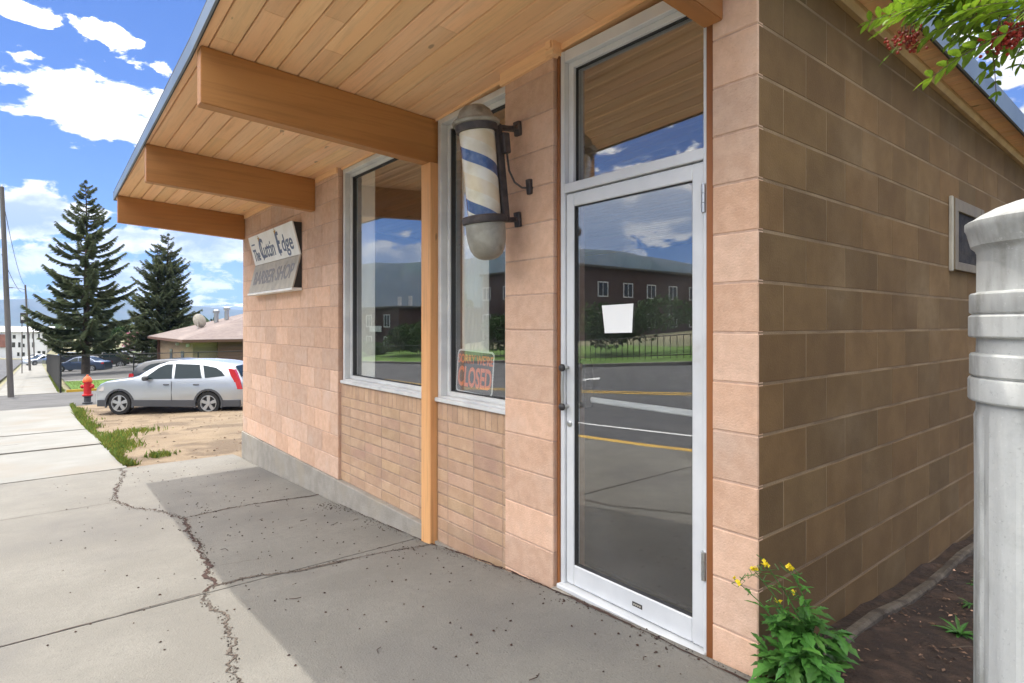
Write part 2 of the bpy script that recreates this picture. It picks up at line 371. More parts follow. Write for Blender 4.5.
def text(name, s, size, m, parent, Mw, extr=.001, sx=1., shear=0., space=1., bold=0., align='CENTER'):
    cu = bpy.data.curves.new(name, 'FONT'); cu.body = s; cu.size = size; cu.extrude = extr; cu.shear = shear
    cu.align_x = align; cu.align_y = 'CENTER'; cu.space_character = space; cu.offset = bold; cu.resolution_u = 3
    o = bpy.data.objects.new(name, cu); col.objects.link(o)
    dg = bpy.context.evaluated_depsgraph_get(); me = bpy.data.meshes.new_from_object(o.evaluated_get(dg))
    bpy.data.objects.remove(o); bpy.data.curves.remove(cu)
    me.transform(Mw @ Matrix.Diagonal((sx, 1, 1, 1))); me.materials.clear(); me.materials.append(m)
    o = bpy.data.objects.new(name, me); col.objects.link(o); o.parent = parent
    return o
def jit(a=.08): return tuple([1 + rnd.uniform(-a, a)] * 3)

# ------------------------------------------------------------------ terrain
GX = [-30000, -1500, -400, -230, -82, -34, -30, -24, -19, -7.4, -6.4, -4, -2.5, -1.6, -.8, 0, 6, 60, 3000, 30000]
GZ = [-30, -30, -14.5, -8.9, -3.7, -1.9, -1.68, -1.3, -1.27, -.44, -.4, -.285, -.19, -.09, -.03, 0, .25, 2, 20, 20]
RY = [-3000, -400, -60, -30, -17, -10, -6, 0]
RZ = [60, 20, 3.2, 1.7, .7, .2, 0, 0]
def g(x): return float(np.interp(x, GX, GZ))
def rr(y): return float(np.interp(y, RY, RZ)) if y < 0 else 0.
def G(x, y):
    z = g(x) + rr(y)
    if y > -1: z2 = max(z, -3.3) if x > -300 else z; k = min(1, (y + 1) / 6); z = z * (1 - k) + z2 * k
    return z
def sheet(name, x0, x1, y0, y1, dz, m, thick=.0, kind='structure', zf=None, extra_x=(), extra_y=(), fn=None):
    xs = sorted({x0, x1, *[q for q in GX if x0 < q < x1], *extra_x}); ys = sorted({y0, y1, *[q for q in RY + [-1., 5.] if y0 < q < y1], *extra_y})
    b = MB(); nx, ny = len(xs), len(ys); F = fn or G
    vs = [(x, y, F(x, y) + dz) for x in xs for y in ys]
    fs = [(i * ny + j, (i + 1) * ny + j, (i + 1) * ny + j + 1, i * ny + j + 1) for i in range(nx - 1) for j in range(ny - 1)]
    if thick:
        o = len(vs); vs += [(x, y, z - thick) for x, y, z in vs]
        per = [i * ny for i in range(nx)] + [(nx - 1) * ny + j for j in range(1, ny)] + [i * ny + ny - 1 for i in range(nx - 2, -1, -1)] + [j for j in range(ny - 2, 0, -1)]
        n = len(per)
        fs += [(per[i], per[(i + 1) % n], o + per[(i + 1) % n], o + per[i]) for i in range(n)]
    b.add(vs, fs); o = b.build(name, m)
    if kind: o['kind'] = kind
    return o

def Gbase(x, y):
    z = G(x, y) - .06
    if -17.3 < y < -4.0 and x > -205: z -= .25
    if x > -.5 and y > 0: z -= .08 * min(y, 12) + .02
    return z
xs = sorted(set(list(np.arange(-60, 24, 3.)) + GX + [-205, -204.9, -120, -170, -300, -600, -900, -2500, -5000, -9000, -15000, 100, 300, 800, 2000, 6000, 12000]))
ys = sorted(set([-30000, -15000, -8000, -3000, -1500, -800, -400, -200, -120, -80, -60, -45, -30, -22, -17.35, -17.25, -14, -10, -6, -4.05, -3.95, -2, -1, 0, 2, 5, 10, 18, 30, 50, 90, 150, 300, 700, 1500, 3000, 8000, 15000, 30000]))
b = MB(); ny = len(ys)
b.add([(x, y, Gbase(x, y)) for x in xs for y in ys], [(i * ny + j, (i + 1) * ny + j, (i + 1) * ny + j + 1, i * ny + j + 1) for i in range(len(xs) - 1) for j in range(ny - 1)])
o = b.build('ground', M['land']); o['kind'] = 'structure'

# ------------------------------------------------------------------ ground sheets
def Gs(x, y):                       # soil bed beside the wall
    return .03 - .05 * max(y, 0) + .012 * math.sin(x * 7 + y * 3) * math.cos(y * 5 - x)
NEW = [-22.8, -18.5, -15.2, -12.7, -11.3, -9.4, -7.8]
OLD = [-7.8, -5.75, -2.62, .9, 4.0, 8.]
def slab(name, x0, x1, y0, y1, m, dz=0): return sheet(name, x0 + .006, x1 - .006, y0 + .004, y1 - .004, dz, m, .09)
for i, (a, c) in enumerate(zip(NEW[:-1], NEW[1:])): slab('sidewalk_slab', a, c, -4.1, -1.28, M['concrete_new'], [.0, .012, 0, .02, .0, .006][i])
for a, c in zip([-7.8, -2.62, .9, 4.], [-2.62, .9, 4., 8.]): slab('sidewalk_slab', a, c, -4.1, -.0 if a > 0 else -.02, M['concrete'])
sheet('walk_joint_bed', -23, 8, -4.05, -1.3, -.04, M['soil'])
sheet('kerb', -22.8, 8, -4.26, -4.10, .0, M['yellow_paint'], .2)
sheet('kerb', -200, -34.5, -3.75, -3.6, .0, M['concrete'], .2)
sheet('sidewalk', -200, -34.5, -3.6, -1.35, .0, M['concrete_new'], .2, extra_x=(-45, -55, -65, -75, -100, -120, -150, -170))
sheet('driveway', -34.5, -22.8, -4.26, 2, -.015, M['asphalt_old'])
sheet('driveway', -34.5, -22.8, 2, 22, -.015, M['asphalt_old'])
sheet('dirt_lot', -22.8, -7.4, -1.28, 26, -.012, M['dirt'], extra_x=tuple(np.arange(-22, -7.5, .5)), extra_y=tuple(np.arange(-1, 20, .5)),
      fn=lambda x, y: G(x, y) + (.018 * math.sin(x * 2.1 + y) * math.sin(y * 1.7 - x * .6) + .012 * math.sin(x * 5 + 1) * math.cos(y * 4)) * min(1, (y + 1.28) * 2) * min(1, (-7.4 - x) * 1.5))
road = sheet('road', -205, 24, -17.1, -4.26, -.13, M['asphalt'], extra_x=(-150, -120, -60))
sheet('kerb', -205, 24, -17.3, -17.1, .0, M['concrete'], .25)
sheet('road_line', -150, 24, -10.1, -9.98, -.122, M['yellow_paint'])
sheet('road_line', -150, 24, -10.35, -10.23, -.122, M['yellow_paint'])
sheet('road_line', -60, 24, -5.95, -5.83, -.122, M['white_paint'])
b = MB()                            # turn arrow painted in the far lane
for px, py in [(0, 0)]:
    for x0, x1, y0, y1 in ((-15.2, -13, -12.3, -12.15), (-13.3, -13.15, -12.9, -12.2)):
        b.add([(x, y, G(x, y) - .122) for x, y in ((x0, y0), (x1, y0), (x1, y1), (x0, y1))], [(0, 1, 2, 3)])
    b.add([(x, y, G(x, y) - .122) for x, y in ((-12.7, -12.8), (-13.2, -13.4), (-13.75, -12.8))], [(0, 1, 2)])
o = b.build('road_arrow', M['white_paint']); o['kind'] = 'structure'
sheet('grass_verge', -205, 24, -26, -17.3, -.03, M['lawn'])
sheet('lawn', -46.5, -35.3, -.75, 40, .03, M['lawn'])
sheet('kerb', -35.3, -35.05, -1.0, 16, .07, M['yellow_paint'], .2)
sheet('parking_lot', -112, -46.7, -.7, 60, .02, M['asphalt_old'])
sheet('lot_path', -47.9, -46.5, -.7, 40, .04, M['concrete_new'])
sb = sheet('soil_bed', .0, 6, .0, 11, .0, M['soil'], extra_x=tuple(np.arange(.06, 4, .13)), extra_y=tuple(np.arange(.1, 10, .15)), fn=lambda x, y: Gs(x, y) + rnd.uniform(-.012, .012))

def crack(pts, wmin, wmax, name, m, seed, seg=.022, amp=.02):
    r = random.Random(seed); P = [Vector((x, y, 0)) for x, y in pts]; out = []
    for a, c in zip(P[:-1], P[1:]):
        n = max(1, int((c - a).length / seg))
        for i in range(n): out.append(a.lerp(c, i / n))
    out.append(P[-1]); vs = []; wv = wmin; ow = 0.
    for i, q in enumerate(out):
        d = (out[min(i + 1, len(out) - 1)] - out[max(i - 1, 0)]).normalized(); nrm = Vector((-d.y, d.x, 0))
        wv = min(wmax, max(wmin, wv + r.uniform(-.3, .3) * (wmax - wmin)))
        ow = ow * .72 + r.uniform(-amp, amp) * .62 if i else 0.; q = q + nrm * ow + d * r.uniform(-.008, .008)
        for s_ in (-1, 1):
            e = q + nrm * s_ * wv * r.uniform(.6, 1.2) / 2; vs.append((e.x, e.y, G(e.x, e.y) + .0035))
    b = MB(); b.add(vs, [(2 * i, 2 * i + 1, 2 * i + 3, 2 * i + 2) for i in range(len(out) - 1)])
    o = b.build(name, m); o['kind'] = 'structure'; return out
C1 = [(-7.9, -1.36), (-7.35, -1.36), (-7.0, -1.42), (-6.38, -1.52), (-5.88, -1.61), (-5.6, -1.55), (-5.38, -1.51), (-5.15, -1.38), (-4.85, -1.26), (-4.6, -1.2)]
C2 = [(-4.6, -1.2), (-4.05, -1.25), (-3.7, -1.24), (-3.37, -1.28), (-2.93, -1.34), (-2.76, -1.36), (-2.65, -1.42)]
C3 = [(-2.65, -1.42), (-2.45, -1.47), (-2.25, -1.43), (-1.81, -1.49), (-1.37, -1.57), (-.9, -1.6), (0, -1.66)]
crk = []
crk += crack(C1, .004, .022, 'pavement_crack', M['debris'], 1, amp=.035)
crk += crack(C2, .010, .034, 'pavement_crack', M['debris'], 2, amp=.03)
crk += crack(C3, .005, .024, 'pavement_crack', M['crumb'], 3, amp=.035)
crk += crack([(-4.6, -1.2), (-4.66, -.8), (-4.64, -.55), (-4.55, -.12), (-4.55, -.02)], .008, .03, 'pavement_crack', M['debris'], 4, amp=.006)
crk += crack([(-2.7, -1.38), (-2.70, -1.15), (-2.58, -.9), (-2.55, -.6)], .015, .035, 'pavement_crack', M['crumb'], 5, amp=.008)
crk += crack([(-2.55, -.6), (-2.5, -.3), (-2.42, -.1), (-2.4, -.03)], .006, .02, 'pavement_crack', M['debris'], 6, amp=.006)
crack([(-5.75, -4.0), (-5.74, -1.6)], .004, .012, 'pavement_crack', M['debris'], 7, amp=.004)
crack([(-3.1, -1.3), (-3.0, -1.0)], .002, .006, 'pavement_crack', M['debris'], 8, amp=.01)
crk2 = crack([(-7.8, -4), (-7.8, -2.6), (-7.85, -1.4)], .012, .03, 'pavement_crack', M['debris'], 9, amp=.004)
crack([(-9.4, -4), (-9.4, -1.4)], .01, .03, 'pavement_crack', M['debris'], 10, amp=.008)
crack([(-11.3, -4), (-11.3, -1.4)], .01, .04, 'pavement_crack', M['crumb'], 11, amp=.01)
crack([(-12.7, -4), (-12.9, -2.6), (-12.6, -1.4)], .03, .10, 'pavement_crack', M['debris'], 12, amp=.02)
crack([(-12.2, -4), (-12.4, -2.6), (-12.2, -1.4)], .06, .14, 'pavement_crack', M['crumb'], 18, amp=.02)
crack([(-15.2, -4), (-15.2, -1.4)], .02, .05, 'pavement_crack', M['crumb'], 13, amp=.006)
crack([(-18.5, -4), (-18.5, -1.4)], .03, .06, 'pavement_crack', M['crumb'], 14, amp=.006)
crack([(-2.62, -4.0), (-2.62, -2.2), (-2.64, -1.45)], .003, .010, 'pavement_crack', M['debris'], 15, amp=.003)
crack([(-4.1, -.015), (-3, -.02), (-2.0, -.015), (-1.6, -.02)], .006, .03, 'pavement_crack', M['debris'], 16, amp=.01)
crack([(-1.6, -.02), (-.6, -.05), (.02, -.07)], .006, .022, 'pavement_crack', M['debris'], 17, amp=.006)

def pebble(b, x, y, z, s, tint=None):
    a = [rnd.uniform(.6, 1.2) * s for _ in range(6)]
    b.add([(x + a[0], y, z), (x, y + a[1], z), (x - a[2], y, z), (x, y - a[3], z), (x + s * .2, y, z + a[4] * .8), (x, y, z - s * .2)],
          [(0, 1, 4), (1, 2, 4), (2, 3, 4), (3, 0, 4), (1, 0, 5), (2, 1, 5), (3, 2, 5), (0, 3, 5)], tint)
b = MB()
for q in crk:
    for _ in range(3):
        x, y = q.x + rnd.gauss(0, .014), q.y + rnd.gauss(0, .014); k = rnd.uniform(.35, 1.7)
        pebble(b, x, y, G(x, y) + .003, rnd.uniform(.002, .0075), (k, k, k))
for _ in range(500):
    x = rnd.uniform(-4.2, 0); y = -.03 - abs(rnd.gauss(0, .03)); k = rnd.uniform(.3, 1.2)
    pebble(b, x, y, G(x, y) + .003, rnd.uniform(.0015, .005), (k, k, k))
o = b.build('crack_gravel', M['crumb']); tag(o, 'loose grit and crumbled concrete lying along the pavement cracks', 'gravel', kind='stuff')
b = MB()
for _ in range(620):
    x = rnd.uniform(-7.3, .6); y = -rnd.random() ** .8 * 2.1 - .06
    if y < -1.35 and rnd.random() < .75: continue
    pebble(b, x, y, G(x, y) + .003, rnd.uniform(.004, .0095))
for cx, cy, n in ((-4.0, -.12, 60), (-3.2, -.1, 30), (-4.75, -1.0, 15), (-1.0, -.1, 25), (-.45, -.1, 20), (-2.35, -.2, 20)):
    for _ in range(n):
        x, y = rnd.gauss(cx, .12), min(-.03, rnd.gauss(cy, .04)); pebble(b, x, y, G(x, y) + .003, rnd.uniform(.003, .009))
for _ in range(14):                # short twigs and dry leaves
    x = rnd.uniform(-5, 0); y = rnd.uniform(-1.2, -.1); a = rnd.uniform(0, 6.3); l = rnd.uniform(.015, .04)
    z = G(x, y) + .006; b.tube([(x, y, z), (x + math.cos(a) * l, y + math.sin(a) * l, z + .003), (x + math.cos(a + .4) * l * 1.7, y + math.sin(a + .4) * l * 1.7, z)], .0018, 5)
o = b.build('dried_berries', M['debris']); tag(o, 'small dark dried berries and bits scattered over the shaded concrete', 'debris', kind='stuff')

# ------------------------------------------------------------------ the barber shop building
def ZS(x, y):
    return 2.845 + .12 * min(1, max(0, (x + 2.6) / 2.6)) - (.055 * y if y < 0 else .035 * y)
shop = thing('shop_building', 'pink block barber shop with plank eaves, timber beams, two windows and glazed door', 'building', (0, 0, 0))
front = lambda u, v, w_: (u, -w_, v)
side = lambda u, v, w_: (w_, u, v)
def block(b, fm, u0, u1, v0, v1, d=.04, ch=.004, tint=None, w0=0., cuz=1):
    cu = rnd.uniform(-.0012, .0012) * cuz
    vs = [fm(u0, v0, w0 - d), fm(u1, v0, w0 - d), fm(u1, v1, w0 - d), fm(u0, v1, w0 - d),
          fm(u0, v0, w0 - ch + cu), fm(u1, v0, w0 - ch + cu), fm(u1, v1, w0 - ch + cu), fm(u0, v1, w0 - ch + cu),
          fm(u0 + ch, v0 + ch, w0 + cu), fm(u1 - ch, v0 + ch, w0 + cu), fm(u1 - ch, v1 - ch, w0 + cu), fm(u0 + ch, v1 - ch, w0 + cu)]
    b.add(vs, [(8, 9, 10, 11), (4, 5, 9, 8), (5, 6, 10, 9), (6, 7, 11, 10), (7, 4, 8, 11), (0, 1, 5, 4), (1, 2, 6, 5), (2, 3, 7, 6), (3, 0, 4, 7)], tint)
J0 = .1253; H = .2032
def btint(a=.14, s=.035):
    k = 1 + rnd.uniform(-a, a * .8); h = rnd.uniform(-s, s); return (k * (1 + h), k, k * (1 - h))
def wall(name, fm, u0, u1, zlo, ztop, mb, mm, first=None, full=.4064, off=(0, .2032), j=.007, tintf=btint, depth=.18, rec=.004, stack=False, jv=None, cuz=1):
    jv = jv or j
    b = MB(); k0 = math.floor((zlo - J0) / H + 1e-6); k = k0
    while J0 + k * H < ztop:
        z0, z1 = J0 + k * H, J0 + (k + 1) * H
        zz0 = max(z0 + j / 2, zlo)
        u = u0; first_ = True
        brk = [u0]
        if not stack:
            q = u0 + (off[k % 2] or full)
            if off[k % 2] == 0: q = u0 + full
            while q < u1 - .06: brk.append(q); q += full
        brk.append(u1)
        for a, c in zip(brk[:-1], brk[1:]):
            a_ = a + (0 if a == u0 else jv / 2); c_ = c - (0 if c == u1 else jv / 2)
            block(b, fm, a_, c_, zz0, z1 - j / 2, tint=tintf(), cuz=cuz)
        k += 1
    o = b.build(name, mb, shop)
    m = MB(); P = [fm(u0 + .002, zlo, -rec), fm(u1 - .002, ztop, -depth)]
    m.box(P[0][0], P[1][0], P[0][1], P[1][1], zlo, ztop)
    m.build('mortar_joints', mm, o)
    return o
TOP = 3.06
wall('block_wall', front, -7.36, -4.12, -.0779, 2.90, M['block'], M['mortar'])
wall('block_pillar', front, -1.60, -1.176, -.28, 2.89, M['block'], M['mortar'], stack=True, depth=.25)
wall('block_pillar', front, -.20, -.0005, -.28, 2.98, M['block'], M['mortar'], stack=True, depth=.19)
wall('side_wall', side, .006, 9., -.6941, 2.955, M['block_side_shaded'], M['mortar_side'], off=(.2032, 0), tintf=lambda: btint(.16, .04), rec=.0015, j=.008, jv=.0034, cuz=0)
# far end wall (outside face looks down the hill) and rear wall
wall('end_wall', lambda u, v, w_: (-7.36 - w_, u, v), .045, 9., -.0779, 2.86, M['block'], M['mortar'])
b = MB(); b.box(-7.36, .0, 8.98, 9.1, -.7, 2.6); b.build('rear_wall', M['block'], shop)
b = MB(); b.cbox(-7.375, -2.44, -.014, .17, -.75, -.081, .006); b.box(-7.375, -7.2, .17, 9, -.9, -.081); b.box(-2.435, -1.605, .012, .17, -.75, -.168)
fo = b.build('foundation', M['foundation'], shop)
b = MB()                          # ledge of the footing along the side wall
pts = [.2 + .35 * i for i in range(26)]
for i, (a, c) in enumerate(zip(pts[:-1], pts[1:])):
    def ring(y): z = Gs(.12, y) + .012 + .01 * math.sin(y * 3); wd = .125 + .008 * math.sin(y * 5) + .012 * math.sin(y * 1.3); return [(wd - .045, y, z - .3), (wd, y, z - .3), (wd, y, z + .002), (wd - .012, y, z + .014), (wd - .045, y, z + .008)]
    b.add(ring(a) + ring(c), [(0, 1, 6, 5), (1, 2, 7, 6), (2, 3, 8, 7), (3, 4, 9, 8)])
b.build('footing_ledge', M['ledge'], shop)
# brick aprons
def apron(u0, u1, seams):
    b = MB(); cuts = [u0] + [s_ for s_ in seams if u0 + .02 < s_ < u1 - .02] + [u1]
    z = -.079; n = 0
    if u1 > -2: z -= .0867; n = -1
    while n < 9:
        for a, c in zip(cuts[:-1], cuts[1:]):
            k = 1 + rnd.uniform(-.09, .07)
            if n < 1 and u1 > -2: k *= .88
            block(b, front, a + (.003 if a != u0 else 0), c - (.003 if c != u1 else 0), z + .004, z + .0827, .04, .004, (k, k * rnd.uniform(.97, 1.02), k * rnd.uniform(.95, 1.03)), w0=-.03)
        z += .0867; n += 1
    u = u0
    while u < u1 - .03:
        c = min(u + .064, u1); k = 1 + rnd.uniform(-.12, .12)
        block(b, front, u + .002, c - .003, z + .003, .826, .04, .003, (k, k, k * .97), w0=-.03); u = c
    o = b.build('brick_apron', M['brick'], shop)
    m = MB(); m.box(u0, u1, .0325, .17, -.2, .83); m.build('mortar_joints', M['mortar_brick'], o)
seams = [-3.915, -3.605, -3.29, -2.975, -2.665, -2.28, -1.97, -1.66]
apron(-4.12, -2.55, seams); apron(-2.415, -1.6, seams)
# wooden post between the windows and wood trims
b = MB(); b.cbox(-2.545, -2.42, -.028, .17, G(-2.5, 0) - .05, ZS(-2.5, 0) - .318, .005); b.build('wood_post', M['post_wood'], shop)
for q_ in ((-1.175, -1.157, .03, .12, -.05, 2.875), (-1.157, -1.146, .018, .05, -.05, 2.885), (-.243, -.203, .022, .14, -.06, 2.99), (-4.118, -4.088, .045, .16, .83, 2.84)):
    b = MB(); b.cbox(*q_, .002); b.build('wood_trim', M['trim'], shop)
def trimtop(x0, x1, y0, y1, h0, h1):
    b = MB()
    vs = [(x, y, ZS(x, 0) + dz_) for x in (x0, x1) for y in (y0, y1) for dz_ in (h0, h1)]
    b.add(vs, [(0, 1, 3, 2), (4, 6, 7, 5), (0, 4, 5, 1), (2, 3, 7, 6), (0, 2, 6, 4), (1, 5, 7, 3)])
    b.build('wood_trim', M['plank'], shop)
trimtop(-1.62, -1.18, -.022, -.001, -.075, .02); trimtop(-1.2, -1.14, -.034, .05, -.07, .02); trimtop(-1.19, -1.15, -.045, -.02, -.035, .02)
trimtop(-1.14, -.235, .03, .16, -.035, .02); trimtop(-4.12, -2.54, .03, .16, -.02, .02); trimtop(-2.44, -1.6, .03, .16, -.02, .02)
trimtop(-7.24, -4.75, -.018, -.001, -.05, .02); trimtop(-4.65, -4.12, -.018, -.001, -.05, .02)

# roof: plank deck on timber beams
b = MB(); x0r, x1r = -7.58, .17
def EY(x): return -1.44 - .013 * (x + 7.58)
XS = [x0r, -2.6, 0, x1r]
def roofslab(b, y0, y1, d0, d1, xs=XS):
    vs = []
    for x in xs:
        for y in (y0, y1):
            y = max(y, EY(x))
            for d in (d0, d1): vs.append((x, y, ZS(x, y) + d))
    fs = []
    for i in range(len(xs) - 1):
        o = i * 4; fs += [(o, o + 1, o + 5, o + 4), (o + 2, o + 6, o + 7, o + 3), (o, o + 4, o + 6, o + 2), (o + 1, o + 3, o + 7, o + 5)]
    e = (len(xs) - 1) * 4; fs += [(0, 2, 3, 1), (e, e + 1, e + 3, e + 2)]
    b.add(vs, fs)
roofslab(b, -1.60, 0, .028, .12); roofslab(b, 0, 9.2, .028, .12)
roof = b.build('roof', M['roofing'], shop)
b = MB()
def plank(b, xa, xb, y0, y1, tint):
    xs = [xa] + [x for x in (-2.6, 0.) if xa < x < xb] + [xb]; prof = [(y0, .027), (y0, .006), (y0 + .0045, 0), (y1 - .0045, 0), (y1, .006), (y1, .027)]
    vs = [(x, max(y, EY(x) + .004), ZS(x, max(y, EY(x))) + d) for x in xs for y, d in prof]; n = 6
    fs = [(i * n + j, i * n + (j + 1) % n, (i + 1) * n + (j + 1) % n, (i + 1) * n + j) for i in range(len(xs) - 1) for j in range(n)]
    fs += [tuple(range(n)), tuple((len(xs) - 1) * n + j for j in range(n))[::-1]]
    b.add(vs, fs, tint)
y = -1.6; nx_ = -1.446
while y < 9.1:
    cuts = [x0r]; x = x0r + rnd.uniform(1.0, 4.2)
    while x < x1r - .7: cuts.append(x); x += rnd.uniform(2.2, 4.6)
    cuts.append(x1r)
    for a, c in zip(cuts[:-1], cuts[1:]):
        k = 1 + rnd.uniform(-.10, .08); plank(b, a + .0012, c - .0012, y + .0028, nx_ - .0028, (k, k * rnd.uniform(.97, 1.02), k * rnd.uniform(.93, 1.03)))
    y = nx_; nx_ += .1245
b.build('soffit_planks', M['plank'], roof)
b = MB()
def beam(x0, x1, yend, drop=.32, tip=-1.46):
    ys_ = [tip, 0] + ([yend] if yend > 0 else []); bm_ = bmesh.new(); rows = []
    for y in ys_:
        yy = min(y, yend) if yend <= 0 else y
        rows.append([bm_.verts.new((x, yy, ZS((x0 + x1) / 2, yy) - .001 + d)) for x, d in ((x0, 0), (x1, 0), (x1, -drop), (x0, -drop))])
    for r0, r1 in zip(rows[:-1], rows[1:]):
        for j in range(4): bm_.faces.new((r0[j], r0[(j + 1) % 4], r1[(j + 1) % 4], r1[j]))
    bm_.faces.new(rows[0][::-1]); bm_.faces.new(rows[-1])
    bmesh.ops.bevel(bm_, geom=[e for e in bm_.edges if abs(e.verts[0].co.x - e.verts[1].co.x) < 1e-5 or True], offset=.005, segments=2, affect='EDGES')
    q = MB(); q.bm(bm_); return q.build('roof_beam', M['beam'], shop, smooth=30)
beam(-7.355, -7.255, -.002, tip=-1.432); beam(-4.79, -4.69, -.002, tip=-1.465); beam(-2.54, -2.44, .17, tip=-1.488); beam(-.238, -.148, .0 - .002, .325, tip=-1.5)
# metal edge flashing
b = MB()
def edge(pa, pb, na, h0, h1, t=.012):
    (xa, ya), (xb, yb) = pa, pb; n = Vector(na)
    vs = []
    for x, y in (pa, pb):
        z = ZS(x, y)
        for o_, h in ((0, h0), (t, h0), (t, h1), (0, h1)): vs.append((x + n.x * o_, y + n.y * o_, z + h))
    b.add(vs, [(0, 1, 5, 4), (1, 2, 6, 5), (2, 3, 7, 6), (3, 0, 4, 7), (0, 3, 2, 1), (4, 5, 6, 7)])
for xa, xb in zip(XS[:-1], XS[1:]):
    edge((xa, EY(xa)), (xb, EY(xb)), (0, -1), -.012, .075)
for ya, yb in ((None, 0), (0, 9.2)):
    edge((x1r + .003, EY(x1r) - .012 if ya is None else ya), (x1r + .003, yb), (1, 0), -.035, .10); edge((x0r - .003, EY(x0r) - .012 if ya is None else ya), (x0r - .003, yb), (-1, 0), -.012, .10)
b.build('edge_flashing', M['flash'], roof)
b = MB()
for xa, xb in zip(XS[:-1], XS[1:]): edge((xa, EY(xa) + .006), (xb, EY(xb) + .006), (0, -1), -.014, -.001, .005)
edge((x1r - .006, EY(x1r)), (x1r - .006, 0), (1, 0), -.037, 0, .009); edge((x1r - .006, 0), (x1r - .006, 9.2), (1, 0), -.037, 0, .009)
b.build('drip_gap_shadow', M['gasket'], roof)  # dark strip standing in for the gap shadow below the flashing
b = MB(); ysd = [0., 9.]
vs = []
for y in ysd:
    for x, d in ((.003, 0), (.04, 0), (.046, -.03), (.03, -.06), (.003, -.06)): vs.append((x, y, ZS(0, y) - .002 + d))
b.add(vs, [tuple(range(5))[::-1], tuple(range(5, 10))] + [(i, (i + 1) % 5, 5 + (i + 1) % 5, 5 + i) for i in range(5)])
b.build('wall_top_trim', M['tan_wood'], shop)

# windows
def ringbox(b, x0, x1, z0, z1, wd, y0, y1, zt=None, c=.003, bot=None):
    bt = bot or wd
    b.cbox(x0, x0 + wd, y0, y1, z0, z1, c); b.cbox(x1 - wd, x1, y0, y1, z0, z1, c)
    b.cbox(x0 + wd + .0005, x1 - wd - .0005, y0 + .001, y1 - .001, z1 - wd, z1, c); b.cbox(x0 + wd + .0005, x1 - wd - .0005, y0 + .001, y1 - .001, z0, z0 + bt, c)
def pane(x0, x1, z0, z1, y, parent, name='pane'):
    q = MB(); q.box(x0, x1, y, y + .006, z0, z1); return q.build(name, M['glass'], parent)
def window(x0, x1, z0, z1):
    wroot = MB(); ringbox(wroot, x0, x1, z0, z1, .042, .035, .15); ringbox(wroot, x0 + .0425, x1 - .0425, z0 + .0425, z1 - .0425, .03, .085, .149)
    o = wroot.build('window', M['alu'], shop)
    s_ = MB(); s_.cbox(x0, x1, .006, .034, z0 + .001, z0 + .03, .004); s_.build('sill', M['alu'], o)
    q = MB(); ringbox(q, x0 + .0728, x1 - .0728, z0 + .0728, z1 - .0728, .006, .10, .14, c=.001); q.build('gasket', M['gasket'], o)
    pane(x0 + .075, x1 - .075, z0 + .075, z1 - .075, .118, o)
    return o
window(-4.086, -2.547, .828, ZS(-3.3, 0) - .022); window(-2.418, -1.602, .828, 2.842)
# door, frame and transom
b = MB()
b.cbox(-1.146, -1.117, .028, .15, -.03, 2.862, .003); b.cbox(-.262, -.244, .028, .15, -.03, 2.9, .003)
b.cbox(-1.117, -.262, .029, .149, 2.80, 2.862, .003); b.cbox(-1.117, -.262, .029, .149, 2.090, 2.14, .003)
b.cbox(-1.117, -1.08, .06, .14, 2.14, 2.80, .003); b.cbox(-1.08, -.262, .06, .14, 2.77, 2.80, .003)
tro = b.build('door_frame', M['alu_door'], shop)
pane(-1.08, -.264, 2.14, 2.77, .10, tro)
b = MB(); b.box(-1.084, -1.078, .08, .1, 2.14, 2.77); b.box(-1.08, -.262, .08, .1, 2.765, 2.771); b.build('gasket', M['gasket'], tro)
b = MB(); b.cbox(-1.146, -.244, -.004, .16, -.052, -.028, .004); b.build('threshold', M['alu_door'], tro)
b = MB(); b.cbox(-1.17, -.205, -.03, .17, -.2, -.053, .006); b.build('door_step', M['foundation'], shop)
b = MB()
b.cbox(-1.114, -1.060, .042, .086, -.022, 2.084, .004); b.cbox(-.327, -.2645, .042, .086, -.022, 2.084, .004)
b.cbox(-1.0595, -.3275, .043, .085, 2.013, 2.084, .004); b.cbox(-1.0595, -.3275, .043, .085, -.022, .085, .004)
door = b.build('door', M['alu_door'], shop)
b = MB(); ringbox(b, -1.061, -.326, .083, 2.015, .005, .05, .08, c=.001); b.build('gasket', M['gasket'], door)
pane(-1.058, -.329, .086, 2.012, .062, door, 'glass_pane')
b = MB(); b.tube([(-1.10, .0, .935), (-1.10, -.004, 1.04), (-1.10, .0, 1.145)], .0085, 10)
for z in (.935, 1.145): b.lathe([(.012, 0), (.017, .004), (.017, .012), (.012, .02), (.010, .05)], 14, Matrix.Translation((-1.10, -.008, z)) @ Matrix.Rotation(R(-90), 4, 'X'))
b.cur = 0; b.build('handle', M['steel'], door, smooth=40)
for z in (.935, 1.145):
    b = MB(); b.lathe([(.004, -.004), (.016, 0), (.02, .006), (.02, .016), (.016, .02)], 14, Matrix.Translation((-1.10, -.016, z)) @ Matrix.Rotation(R(-90), 4, 'X')); b.build('handle_cap', M['black'], door, smooth=40)
b = MB(); b.lathe([(.017, 0), (.017, .006), (.012, .010), (.004, .010)], 18, Matrix.Translation((-1.088, .042, .842)) @ Matrix.Rotation(R(90), 4, 'X')); b.build('lock', M['steel'], door, smooth=40)
for z in (1.92, .34):
    b = MB()
    for i in range(3): b.tube([(-.258, .026, z - .06 + i * .041), (-.258, .026, z - .021 + i * .041)], .0105, 10)
    b.box(-.275, -.262, .036, .041, z - .06, z + .06); b.build('hinge', M['steel'], door, smooth=40)
b = MB(); b.cbox(-1.02, -.345, .125, .145, .955, .985, .006); b.build('push_bar', M['alu_door'], door)
